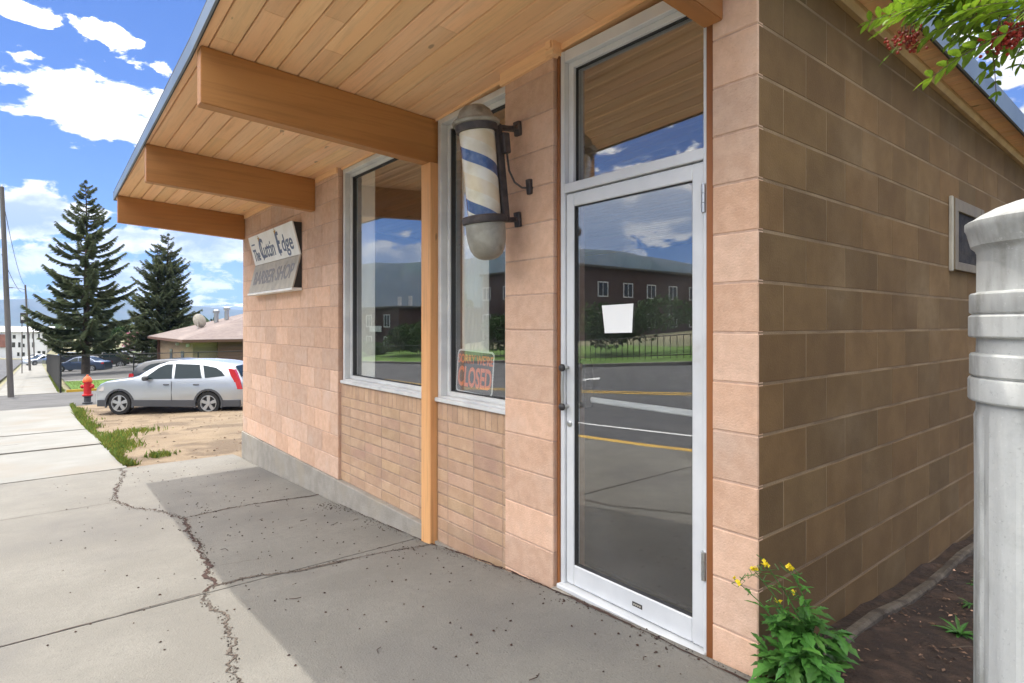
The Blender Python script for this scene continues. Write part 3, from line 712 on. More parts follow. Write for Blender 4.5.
b = MB(); b.cbox(-1.045, -1.018, .09, .15, .93, 1.19, .004); b.cbox(-1.06, -1.04, .088, .12, 1.165, 1.19, .003); b.cbox(-1.06, -1.04, .088, .12, .93, .955, .003); b.build('bar_bracket', M['black'], door)
b = MB(); b.cbox(-.66, -.60, .0415, .0425, .018, .040, .0004); st = b.build('door_sticker', M['black'], door)
for i in range(4): MB().box(-.652 + i * .012, -.645 + i * .012, .0405, .0413, .025, .033).build('sticker_mark', M['sign_grey'], door)
# interior
b = MB()
b.box(-7.18, -.19, .3, 8.9, -.03, -.01); b.build('floor', M['floor_in'], shop)
b = MB(); b.box(-7.17, -.185, 5.6, 5.7, -.01, 2.62); b.box(-7.175, -7.16, .18, 5.6, -.01, 2.8); b.box(-.20, -.185, .2, 5.6, -.01, 2.8); b.box(-7.16, -4.12, .18, .2, -.01, 2.84)
b.build('interior_wall', M['plaster'], shop)
b = MB(); b.box(-4.1, -1.6, .17, .40, .79, .815); b.build('inner_sill', M['plaster'], shop)

# ------------------------------------------------------------------ barber pole
pm = bpy.data.materials.new('barber_stripes'); pm.use_nodes = True; pm.node_tree.nodes.clear(); t = NT(pm.node_tree)
oc = t.node('ShaderNodeTexCoord').outputs['Object']; sp = t.node('ShaderNodeSeparateXYZ'); t.l.new(oc, sp.inputs[0])
th = t.m('DIVIDE', t.m('ARCTAN2', sp.outputs[1], sp.outputs[0]), 2 * PI)
ph = t.m('FRACT', t.m('ADD', t.m('ADD', th, t.m('DIVIDE', sp.outputs[2], .30)), 10.70))
def band(c, w_): return t.ramp(t.m('ABSOLUTE', t.m('SUBTRACT', ph, c)), w_ - .008, w_ + .008, 1, 0)
base = t.mix(t.ramp(t.noise(oc, 9, 5), .35, .7), (.74, .71, .60), (.60, .55, .42))
base = t.mix(t.m('MULTIPLY', band(.0, .14), .4), base, (.66, .50, .26)); base = t.mix(t.m('MULTIPLY', band(1., .14), .4), base, (.66, .50, .26))
bl = t.mix(t.ramp(t.noise(oc, 25, 5), .4, .7), (.055, .10, .24), (.12, .17, .30))
cc = t.mix(band(.5, .115), base, bl)
bs = t.node('ShaderNodeBsdfPrincipled'); t.l.new(cc, bs.inputs[0]); bs.inputs['Roughness'].default_value = .25; bs.inputs['Coat Weight'].default_value = .5
ou = t.node('ShaderNodeOutputMaterial'); t.l.new(bs.outputs[0], ou.inputs[0])
bp = thing('barber_pole', 'old metal barber pole with blue and cream spiral stripes bracketed to the block pillar', 'barber pole', (-1.49, -.205, 1.742))
bp.rotation_euler = (R(6.6), 0, R(0)); bp.scale = (1, 1, .955)
b = MB(); b.lathe([(.092, .255), (.094, .30), (.097, .5), (.100, .70), (.100, .75)], 40); b.build('striped_glass', pm, bp, smooth=40)
b = MB(); b.lathe([(.002, 0), (.03, .002), (.055, .010), (.080, .03), (.098, .065), (.108, .11), (.112, .16), (.113, .215)], 40); b.build('bottom_dome', M['pole_metal'], bp, smooth=50)
b = MB(); b.lathe([(.113, .212), (.127, .217), (.131, .232), (.131, .245), (.124, .256), (.100, .262), (.09, .262)], 40); b.build('bottom_collar', M['pole_dark'], bp, smooth=30)
b = MB(); b.lathe([(.10, .742), (.115, .745), (.119, .765), (.119, .785)], 40); b.build('top_collar', M['pole_dark'], bp, smooth=30)
b = MB(); b.lathe([(.119, .782), (.132, .786), (.135, .80), (.126, .812), (.106, .818), (.100, .84), (.086, .87), (.06, .893), (.03, .903), (.002, .905)], 40); b.build('top_cap', M['pole_metal'], bp, smooth=35)
b = MB(); b.cbox(-.05, .05, .098, .15, .235, .80, .008); b.build('back_housing', M['pole_dark'], bp)
b = MB()
b.cbox(-.012, .030, .12, .225, .222, .25, .004); b.tube([(.01, .20, .236), (.045, .205, .236)], .016, 12); b.cbox(.0, .05, .210, .232, .19, .28, .004); b.build('bracket', M['pole_dark'], bp)
b = MB(); b.cbox(-.012, .03, .12, .29, .775, .80, .004); b.tube([(.01, .25, .79), (.05, .26, .79)], .016, 12); b.cbox(.0, .05, .268, .296, .745, .83, .004)
b.build('bracket', M['pole_dark'], bp)
b = MB(); b.cbox(.045, .085, .12, .17, .62, .74, .006); b.tube([(.065, .15, .62), (.065, .155, .52), (.075, .18, .45), (.095, .215, .415), (.12, .235, .41)], .006, 8)
b.cbox(.11, .145, .228, .262, .37, .46, .005); b.build('wiring_conduit', M['pole_dark'], bp)

# ------------------------------------------------------------------ hanging sign on the block wall
sg = thing('shop_sign', 'two-panel painted sign reading The Cuttin Edge and BARBER SHOP on the block wall', 'sign', (-6.70, -.01, 1.75))
def panel(name, z0, y0, z1, y1, m):
    b = MB(); L = 1.63
    vs = []
    for x in (0, L):
        for y, z in ((y0, z0), (y1, z1)): vs += [(x, y, z), (x, y - .014, z)]
    b.add(vs, [(0, 1, 3, 2), (4, 6, 7, 5), (1, 5, 7, 3), (0, 2, 6, 4), (0, 4, 5, 1), (2, 3, 7, 6)])
    return b.build(name, m, sg)
up = panel('upper_panel', .372, .002, .715, -.085, M['sign_white']); lo = panel('lower_panel', .018, -.08, .366, .002, M['sign_grey'])
for x in (.0, 1.615):
    b = MB()
    for tri in ([(.006, .375), (-.083, .712), (.006, .712)], [(.006, .363), (-.078, .02), (.006, .02)]):
        b.add([(x + dx_, y, z) for dx_ in (.0, .013) for y, z in tri], [(0, 1, 2), (5, 4, 3), (0, 3, 4, 1), (1, 4, 5, 2), (2, 5, 3, 0)])
    b.build('sign_end', M['black'], sg)
b = MB(); b.cbox(-.01, 1.64, -.105, .006, -.012, .014, .003); b.build('sign_ledge', M['sign_white'], sg)
def bmat(z0, y0, z1, y1, off=.0155):
    u = Vector((0, y1 - y0, z1 - z0)).normalized(); r = Vector((1, 0, 0)); n = r.cross(u)
    o_ = Vector((0, y0, z0)) + n * off
    return Matrix(((r.x, u.x, n.x, o_.x), (r.y, u.y, n.y, o_.y), (r.z, u.z, n.z, o_.z), (0, 0, 0, 1)))
Bu = bmat(.372, .002, .715, -.085); Bl = bmat(.018, -.08, .366, .002)
Tm = lambda x, y: Matrix.Translation((x, y, 0))
text('lettering', 'The', .20, M['sign_blue'], up, Bu @ Tm(.19, .115), sx=.78, bold=.004)
text('lettering', 'C', .34, M['sign_blue'], up, Bu @ Tm(.43, .165), sx=.75, bold=.005)
text('lettering', 'uttin', .26, M['sign_blue'], up, Bu @ Tm(.69, .145), sx=.86, bold=.003)
text('lettering', 'E', .34, M['sign_blue'], up, Bu @ Tm(1.05, .175), sx=.75, bold=.005)
text('lettering', 'dge', .26, M['sign_blue'], up, Bu @ Tm(1.33, .155), sx=1.0, bold=.003)
b = MB(); b.cbox(.07, .20, .245, .262, 0, .002, .0005, M_=Bu)
for cx in (.43, 1.05): b.cbox(cx - .012, cx + .012, .04, .30, 0, .0022, .0005, M_=Bu)
b.build('lettering', M['sign_blue'], up)
for cx, cy in ((.40, .315), (1.03, .325)):
    b = MB()
    star = [(cx + (.045 if i % 2 == 0 else .017) * math.sin(i * PI / 5), cy - .012 + (.04 if i % 2 == 0 else .014) * math.cos(i * PI / 5)) for i in range(10)]
    b.prism(star, 0, .002, Bu); b.build('gold_flower', M['gold'], up)
text('lettering', 'BARBER', .235, M['sign_letter_grey'], lo, Bl @ Tm(.50, .17), sx=.98, bold=.004)
text('lettering', 'SHOP', .235, M['sign_letter_grey'], lo, Bl @ Tm(1.25, .18), sx=.98, bold=.004)

# ------------------------------------------------------------------ closed sign, paper notice, curtains
cs = thing('closed_sign', 'small dark sign with orange SORRY WE\'RE CLOSED letters behind the window by the barber pole', 'sign', (-2.325, .128, .905))
cs.rotation_euler = (R(-3), 0, 0)
cs.rotation_euler.y = R(1.5)
W_, H_ = .43, .30
b = MB(); rc = lambda w_, h_, r_, ox=0, oz=0: [(ox + (w_ - r_ if sx > 0 else r_) + sx * r_ * math.cos(a), oz + (h_ - r_ if sz > 0 else r_) + sz * r_ * math.sin(a)) for sx, sz, al in ((1, -1, (PI / 2, PI / 4, 0)), (1, 1, (0, PI / 4, PI / 2)), (-1, 1, (PI / 2, PI / 4, 0)), (-1, -1, (0, PI / 4, PI / 2))) for a in al]
XZ = Matrix(((1, 0, 0, 0), (0, 0, -1, 0), (0, 1, 0, 0), (0, 0, 0, 1)))
b.prism(rc(W_, H_, .03), -.003, 0, XZ); b.build('backing', M['dark_panel'], cs)
b = MB(); o1 = rc(W_, H_, .03); o2 = rc(W_ - .022, H_ - .022, .022, .011, .011); n = len(o1)
vs = [Vector((x, y, .0015)) for x, y in o1] + [Vector((x, y, .0015)) for x, y in o2] + [Vector((x, y, 0)) for x, y in o1] + [Vector((x, y, 0)) for x, y in o2]
b.add([XZ @ q for q in vs], [(i, (i + 1) % n, n + (i + 1) % n, n + i) for i in range(n)] + [(2 * n + i, 2 * n + (i + 1) % n, (i + 1) % n, i) for i in range(n)] + [(3 * n + i, n + i, n + (i + 1) % n, 3 * n + (i + 1) % n) for i in range(n)])
b.build('white_border', M['paper'], cs)
text('lettering', "SORRY WE'RE", .085, M['orange'], cs, XZ @ Matrix.Translation((W_ / 2, .232, .001)), sx=.78, bold=.002)
text('lettering', "CLOSED", .19, M['orange'], cs, XZ @ Matrix.Translation((W_ / 2, .105, .001)), sx=.56, bold=.005)
b = MB(); b.add([(-.872, .0605, 1.475), (-.668, .0605, 1.480), (-.676, .0605, 1.338), (-.852, .0605, 1.333), (-.872, .0595, 1.475), (-.668, .0595, 1.480), (-.676, .0595, 1.338), (-.852, .0595, 1.333)],
                [(0, 3, 2, 1), (4, 5, 6, 7), (0, 1, 5, 4), (1, 2, 6, 5), (2, 3, 7, 6), (3, 0, 4, 7)])
tag(b.build('paper_notice', M['paper']), 'blank white sheet of paper taped to the door glass', 'notice')
def curtain(x0, x1, lbl):
    b = MB(); n = 40; vs = []
    for z in (.83, 2.80):
        for i in range(n + 1): vs.append((x0 + (x1 - x0) * i / n, .172 + .007 * math.sin(i * 1.25), z))
    for z in (.83, 2.80):
        for i in range(n + 1): vs.append((x0 + (x1 - x0) * i / n, .175 + .007 * math.sin(i * 1.25), z))
    m_ = n + 1
    fs = [(i, i + 1, m_ + i + 1, m_ + i) for i in range(n)] + [(2 * m_ + i, 3 * m_ + i, 3 * m_ + i + 1, 2 * m_ + i + 1) for i in range(n)]
    b.add(vs, fs); tag(b.build('curtain', M['curtain'], smooth=60), lbl, 'curtain')
curtain(-3.98, -3.70, 'narrow cream curtain hanging inside the window beside the sign wall')
curtain(-2.31, -1.99, 'narrow cream curtain hanging inside the window behind the barber pole')

# ------------------------------------------------------------------ air conditioner in the side wall
ac = thing('wall_air_conditioner', 'beige wall air conditioner grille set in the shaded side wall', 'air conditioner', (0, 2.45, 1.735))
b = MB(); b.cbox(.001, .03, 0, .075, 0, .47, .003); b.cbox(.001, .03, .62, .70, 0, .47, .003); b.cbox(.002, .029, .0755, .6195, .39, .47, .003); b.cbox(.002, .029, .0755, .6195, 0, .055, .003)
b.build('frame', M['beige_metal'], ac)
b = MB(); b.cbox(.0, .022, -.030, -.001, -.01, .48, .004); b.build('side_flange', M['sign_grey'], ac)
b = MB(); b.box(.001, .006, .07, .62, .05, .4); b.build('backing', M['black'], ac)
b = MB()
for i in range(26): b.box(.012, .015, .085 + i * .021, .0885 + i * .021, .052, .392)
for z in (.13, .22, .31): b.box(.008, .0115, .075, .62, z - .006, z + .006)
b.build('grille', M['pole_dark'], ac)

# ------------------------------------------------------------------ ornamental post
def flute(th, z):
    if z > 1.13: return 1
    return 1 + .016 * (1 if (th * 10 / (2 * PI)) % 1 > .28 else -1) + .006 * math.sin(th * 23) + .004 * math.sin(z * 9 + th * 3)
b = MB(); prof = [(.26, -.05), (.26, .02), (.23, .06), (.19, .10), (.189, .3), (.1885, .6), (.188, .9), (.188, 1.12), (.188, 1.135), (.188, 1.160), (.203, 1.163), (.2065, 1.168), (.2065, 1.222), (.2035, 1.228), (.196, 1.230), (.2, 1.234), (.203, 1.238), (.203, 1.291), (.200, 1.296),
     (.188, 1.299), (.187, 1.340), (.203, 1.343), (.2055, 1.347), (.2055, 1.400), (.2025, 1.404), (.197, 1.407), (.2015, 1.411), (.2035, 1.415), (.2035, 1.462), (.200, 1.467), (.187, 1.47), (.186, 1.58), (.190, 1.590), (.2, 1.60), (.209, 1.640), (.214, 1.650), (.214, 1.666), (.208, 1.670),
     (.200, 1.674), (.18, 1.688), (.15, 1.704), (.11, 1.719), (.06, 1.730), (.003, 1.735)]
b.lathe(prof, 140, rfun=flute)
q = b.build('ornamental_post', M['white_plastic'], smooth=28, loc=(.889, -.040, 0))
tag(q, 'weathered pale grey fluted post with raised rings and a domed cap', 'post')

# ------------------------------------------------------------------ leaves
def leafblade(b, o_, d, up_, L, W, n=5, lobes=0., droop=.25, fold=.25, tint=None, tip=1.):
    d = d.normalized(); s_ = d.cross(up_);
    if s_.length < 1e-3: s_ = Vector((1, 0, 0))
    s_.normalize(); nn = s_.cross(d).normalized(); vs = []
    for i in range(n + 1):
        t_ = i / n; c = o_ + d * (L * t_) - nn * (droop * L * t_ * t_)
        w_ = W * math.sin(PI * min(1, t_ * .93 + .05)) ** .8 * (1 + (lobes * (1 if i % 2 else -1)))
        if i == n: w_ = W * .03
        vs += [c - s_ * w_ / 2 + nn * fold * w_ / 2, c, c + s_ * w_ / 2 + nn * fold * w_ / 2]
    b.add(vs, [f_ for i in range(n) for f_ in ((3 * i, 3 * i + 1, 3 * i + 4, 3 * i + 3), (3 * i + 1, 3 * i + 2, 3 * i + 5, 3 * i + 4))], tint)
def rvec(r, zlo=-1, zhi=1):
    a = r.uniform(0, 2 * PI); z = r.uniform(zlo, zhi); k = math.sqrt(max(0, 1 - z * z)); return Vector((k * math.cos(a), k * math.sin(a), z))

wd = thing('flowering_weed', 'leafy green weed with small yellow flowers growing at the foot of the building corner', 'weed', (.16, .0, 0))
r = random.Random(5); st = MB(); lf = MB(); fl = MB()
tips = []
goal = [(-.125, -.10, .455), (-.09, -.07, .475), (-.02, -.02, .47), (-.17, -.13, .40), (-.06, -.05, .34), (-.01, .0, .38)]
for gx, gy, gz in goal:
    a = Vector((r.uniform(-.02, .02), r.uniform(-.02, .02), 0)); e = Vector((gx, gy, gz)); mpt = a.lerp(e, .55) + Vector((.05, .03, .02))
    pts = [a, a.lerp(mpt, .5) + Vector((.01, 0, .01)), mpt, mpt.lerp(e, .5) + Vector((.0, 0, .012)), e]
    st.tube(pts, [.004, .0035, .003, .002, .0014], 6); tips.append(e)
    for k in range(9):
        t_ = r.uniform(.3, .95); i = min(3, int(t_ * 4)); p_ = pts[i].lerp(pts[i + 1], t_ * 4 - i)
        leafblade(lf, p_, rvec(r, -.2, .5), Vector((0, 0, 1)), r.uniform(.03, .075), r.uniform(.008, .018), 6, .3, .3, tint=(1.1, 1.15, .9))
    for k in range(5):
        q_ = e + rvec(r, -.9, .1) * r.uniform(.02, .05); st.tube([e - Vector((0, 0, .02)), q_], .0009, 4)
        st.tube([q_, q_ + rvec(r, .2, 1) * .025], .0016, 4)
for i in range(50):
    a = r.uniform(0, 2 * PI); rad = r.uniform(.03, .20); h_ = r.uniform(.03, .33) * (1 - rad * 1.6) + .03
    cx = max(-.13, math.cos(a) * rad) + .015; cy = math.sin(a) * rad
    if cx < -.12 and cy > -.02: cy = -.05
    p_ = Vector((cx * .75, cy * .75, h_ + .02)); st.tube([(0, 0, 0), (cx * .3, cy * .3, h_ * .6), p_], [.0035, .003, .002], 5)
    out = Vector((cx, cy, 0)).normalized()
    for k in range(6):
        d = (out * r.uniform(.2, 1) + rvec(r, -.3, .7) * .9); L = r.uniform(.035, .11); kk = r.uniform(.65, 1.5)
        leafblade(lf, p_.lerp(Vector((0, 0, 0)), r.uniform(0, .35)) + Vector((0, 0, .01)), d, Vector((0, 0, 1)), L, L * r.uniform(.32, .5), 9, .24, r.uniform(.15, .6), .3, (kk * r.uniform(.85, 1.1), kk, kk * .9))
for e in tips:
    for k in range(11 if e.z > .42 else 5):
        c = e + rvec(r, -.4, .9) * r.uniform(.002, .018)
        nrm = rvec(r, .0, 1); a_ = nrm.cross(Vector((0, 0, 1))).normalized(); c_ = nrm.cross(a_)
        for j in range(4):
            dd = a_ * math.cos(j * PI / 2) + c_ * math.sin(j * PI / 2); leafblade(fl, c, dd + nrm * .3, nrm, .0085, .0075, 3, 0, .1, 0)
st.build('stem', M['leaf_weed'], wd); lf.build('leaves', M['leaf_weed'], wd, smooth='raw'); fl.build('flowers', M['petal'], wd, smooth='raw')
# small weeds in the soil
def smallweed(x, y, s_, n, lbl, m='leaf_weed'):
    b = MB()
    for i in range(n):
        d = rvec(r, .15, .8); leafblade(b, Vector((0, 0, 0)), d, Vector((0, 0, 1)), s_ * r.uniform(.6, 1.2), s_ * .17, 5, .1, .5, .3, (1, r.uniform(.9, 1.2), .9))
    tag(b.build('soil_weed', M[m], smooth='raw', loc=(x, y, Gs(x, y) + .005)), lbl, 'weed', 'weeds in the soil bed')
smallweed(.40, 1.02, .085, 26, 'bright green rosette weed in the dark soil near the paper scrap')
smallweed(.28, 1.85, .06, 16, 'thin green weed close to the concrete ledge, midway along the soil')
smallweed(.34, 1.45, .045, 14, 'tiny low green weed in the open soil between two larger weeds')
smallweed(.26, 2.5, .08, 20, 'farthest green weed in the soil, against the ledge')
b = MB(); q_ = [(.0, .0), (.05, -.03), (.115, -.02), (.13, .02), (.07, .035), (.03, .03)]
b.prism([(x, y) for x, y in q_], 0, .0015); pz = b.build('paper_scrap', M['paper'], loc=(.53, .76, Gs(.53, .76) + .018)); pz.rotation_euler = (R(6), R(-5), R(40))
tag(pz, 'torn white scrap of paper lying on the dark soil', 'litter')
b = MB()
for _ in range(2600):
    x, y = rnd.uniform(.13, 1.6), rnd.uniform(.02, 4.5) ** 1.0
    k = rnd.uniform(.4, 2.2) if rnd.random() < .9 else rnd.uniform(3.5, 7)
    a = rnd.uniform(0, PI); L = rnd.uniform(.004, .02); z = Gs(x, y) + .004
    if rnd.random() < .5: pebble(b, x, y, z, rnd.uniform(.003, .012), (k * .8, k * .6, k * .5))
    else:
        dx_, dy_ = math.cos(a) * L, math.sin(a) * L; wx, wy = -math.sin(a) * L * .4, math.cos(a) * L * .4; h_ = rnd.uniform(0, .008)
        b.add([(x, y, z), (x + dx_ + wx, y + dy_ + wy, z + h_), (x + dx_ * 2, y + dy_ * 2, z), (x + dx_ - wx, y + dy_ - wy, z + .002)], [(0, 1, 2, 3)], (k, k * .75, k * .6))
tag(b.build('wood_mulch', M['crumb'], smooth='raw'), 'dark wood chips, dry leaves and bits of mulch covering the soil bed', 'mulch', kind='stuff')
b = MB(); b.tube([(0, 0, .012), (.05, .06, .02), (.12, .11, .014)], .0028, 6); tag(b.build('twig', M['bark'], loc=(.42, .80, Gs(.42, .8))), 'thin dry twig on the soil beside the paper scrap', 'twig')

# ------------------------------------------------------------------ rowan tree over the corner
rt = thing('rowan_tree', 'rowan tree whose leafy branch with red berry clusters hangs over the side wall', 'tree', (2.7, 1.7, 0))
def cpt(px, py, D): return CAM + (FV + RV * ((px - 512) / FPX)) * D + Vector((0, 0, (324 - py) / FPX * D))
O = Vector((2.7, 1.7, 0)); tk = MB(); br = MB(); lv = MB(); be = MB()
tk.tube([(0, 0, -.2), (.02, .0, .8), (-.03, .03, 1.7), (.04, -.02, 2.9), (.0, .02, 4.2), (.05, 0, 5.4)], [.11, .09, .08, .065, .04, .015], 10)
def compound(p_, d, L, k=1.):
    d = d.normalized(); up_ = Vector((0, 0, 1)); s_ = d.cross(up_).normalized(); n = r.randint(6, 7); pts = []
    dr = r.uniform(.05, .35)
    for i in range(n + 1):
        t_ = i / n; pts.append(p_ + d * L * t_ - up_ * dr * L * t_ * t_)
    br.tube(pts[::2] + ([pts[-1]] if n % 2 else []), .0012, 4)
    tw = r.uniform(-.6, .6); s_ = (s_ * math.cos(tw) + up_ * math.sin(tw)).normalized()
    for i in range(1, n + 1):
        ll = L * .34 * (1 - .25 * abs(i / n - .55) * 2)
        for sg_ in (-1, 1):
            kk = k * r.uniform(.8, 1.2)
            leafblade(lv, pts[i], s_ * sg_ + d * .5 + rvec(r) * .15, s_.cross(d), ll, ll * .37, 4, 0, .15, .25, (kk, kk, kk))
    leafblade(lv, pts[-1], d - up_ * .3, up_, L * .28, L * .085, 3, 0, .15, .25, (k, k, k))
def berries(p_, n=46):
    be = MB()
    for _ in range(n):
        c = p_ + Vector((r.gauss(0, .024), r.gauss(0, .022), r.gauss(0, .013))); k = r.uniform(.6, 1.4)
        q = MB(); q.lathe([(.001, -.0052), (.004, -.0035), (.0054, 0), (.004, .0035), (.001, .0052)], 6, Matrix.Translation(c), (k, k * .8, k * .8))
        be.add(q.v, q.f, (k, k * .8, k * .8))
    be.build('berry_cluster', M['berry'], rt, smooth='raw')
    for _ in range(6): br.tube([p_ + Vector((0, 0, .07)), p_ + rvec(r) * .02], .001, 4)
def branch(pts, rads): br.tube(pts, rads, 7)
root = Vector((.02, -.01, 2.2))
def rel(px, py, D): return cpt(px, py, D) - O
main = [root, rel(1500, 60, 1.6), rel(1200, -10, 1.7), rel(1070, 18, 1.85), rel(1000, 15, 1.95), rel(945, 20, 2.0)]
branch(main, [.03, .022, .015, .009, .006, .003])
b2 = [rel(1120, 5, 1.8), rel(1060, 60, 1.75), rel(1024, 42, 1.75)]; branch(b2, [.008, .005, .003])
spots = [(940, 20, 2.0, -160, 8), (930, 14, 2.0, -150, 7), (950, 25, 2.0, -200, 7), (925, 30, 2.0, 150, 6), (960, 12, 1.95, -230, 7), (975, 10, 1.9, -120, 7), (985, 25, 1.9, 170, 6), (1000, 12, 1.9, -170, 8), (1010, 30, 1.85, 160, 7), (1020, 10, 1.8, -140, 7), (1015, 45, 1.8, 120, 5), (1030, 35, 1.8, 160, 7), (1040, 10, 1.8, 150, 7), (1005, 0, 1.9, -150, 7), (965, 0, 1.95, -160, 8), (1060, 20, 1.8, 100, 8)]
for px, py, D, a_, n in spots:
    for k in range(n // 2 + 1):
        an = R(a_ + r.uniform(-45, 45)); dv = RV * math.cos(an) + FV * r.uniform(-.6, .6) + Vector((0, 0, math.sin(-an) * .5 + r.uniform(-.25, .25)))
        compound(rel(px + 14 + r.uniform(-14, 14), py - 22 + r.uniform(-14, 8), D + r.uniform(-.15, .2)), dv, r.uniform(.15, .215), 1.)
compound(rel(992, 38, 1.85), Vector((0, 0, -1)) + RV * .1, .13, .8)
for px, py, D in ((905, 38, 2.0), (912, 42, 2.0), (1000, 40, 1.8), (1008, 34, 1.8), (985, 6, 1.85), (1022, 30, 1.75), (1003, 44, 1.8)): berries(rel(px, py, D))
for i in range(78):                 # rest of the crown, out of frame, enlarged to shade wall and corner
    a = r.uniform(-1.6, 2.6); h_ = r.uniform(2.3, 5.2); L = r.uniform(.6, 2.1) * (1.1 - abs(h_ - 3.2) * .3) * (1.15 if -.2 < a < 2 else .8)
    e = Vector((math.cos(a) * L, math.sin(a) * L, h_ + r.uniform(.1, .5))); s_ = Vector((0, 0, h_ - .3)); m_ = s_.lerp(e, .6) + Vector((0, 0, .1))
    branch([s_, m_, e], [.015, .009, .003])
    for k in range(15):
        t_ = r.uniform(.2, 1); compound(s_.lerp(m_, t_ * 2) if t_ < .5 else m_.lerp(e, t_ * 2 - 1), rvec(r, -.4, .5), r.uniform(.14, .2))
    if r.random() < .4: berries(e)
tk.build('trunk', M['bark'], rt, smooth=60); br.build('branches', M['bark'], rt); lv.build('leaves', M['leaf'], rt, smooth='raw')

# ------------------------------------------------------------------ hydrant
def W2(px, D, z=None):
    p_ = CAM + (FV + RV * ((px - 512) / FPX)) * D
    return Vector((p_.x, p_.y, G(p_.x, p_.y) if z is None else z))
hp = W2(87.5, 19.85); hz_ = hp.z - .0
hy = thing('fire_hydrant', 'red fire hydrant with an orange bonnet at the end of the sidewalk', 'hydrant', hp, R(50))
b = MB(); b.lathe([(.15, 0), (.15, .03), (.10, .05), (.10, .22), (.14, .23), (.14, .26)], 20); b.build('base', M['cladding'], hy, smooth=40)
b = MB(); b.lathe([(.15, .26), (.15, .30), (.11, .32), (.105, .68), (.13, .70), (.13, .735)], 20); b.build('barrel', M['red_paint'], hy, smooth=40)
b = MB(); b.lathe([(.135, .735), (.135, .76), (.125, .80), (.095, .87), (.04, .915), (.03, .93), (.03, .965), (.002, .97)], 20); b.build('bonnet', M['orange_paint'], hy, smooth=50)
for a, r_, l_ in ((0, .055, .20), (180, .055, .20), (90, .075, .20)):
    q = MB(); q.lathe([(r_ * .8, .05), (r_ * .8, l_ - .05), (r_ * 1.15, l_ - .045), (r_ * 1.15, l_), (r_ * .4, l_ + .005), (r_ * .4, l_ + .03)], 14, Matrix.Translation((0, 0, .56)) @ Matrix.Rotation(R(a), 4, 'Z') @ Matrix.Rotation(R(90), 4, 'Y')); q.build('hose_outlet', M['red_paint'], hy, smooth=40)

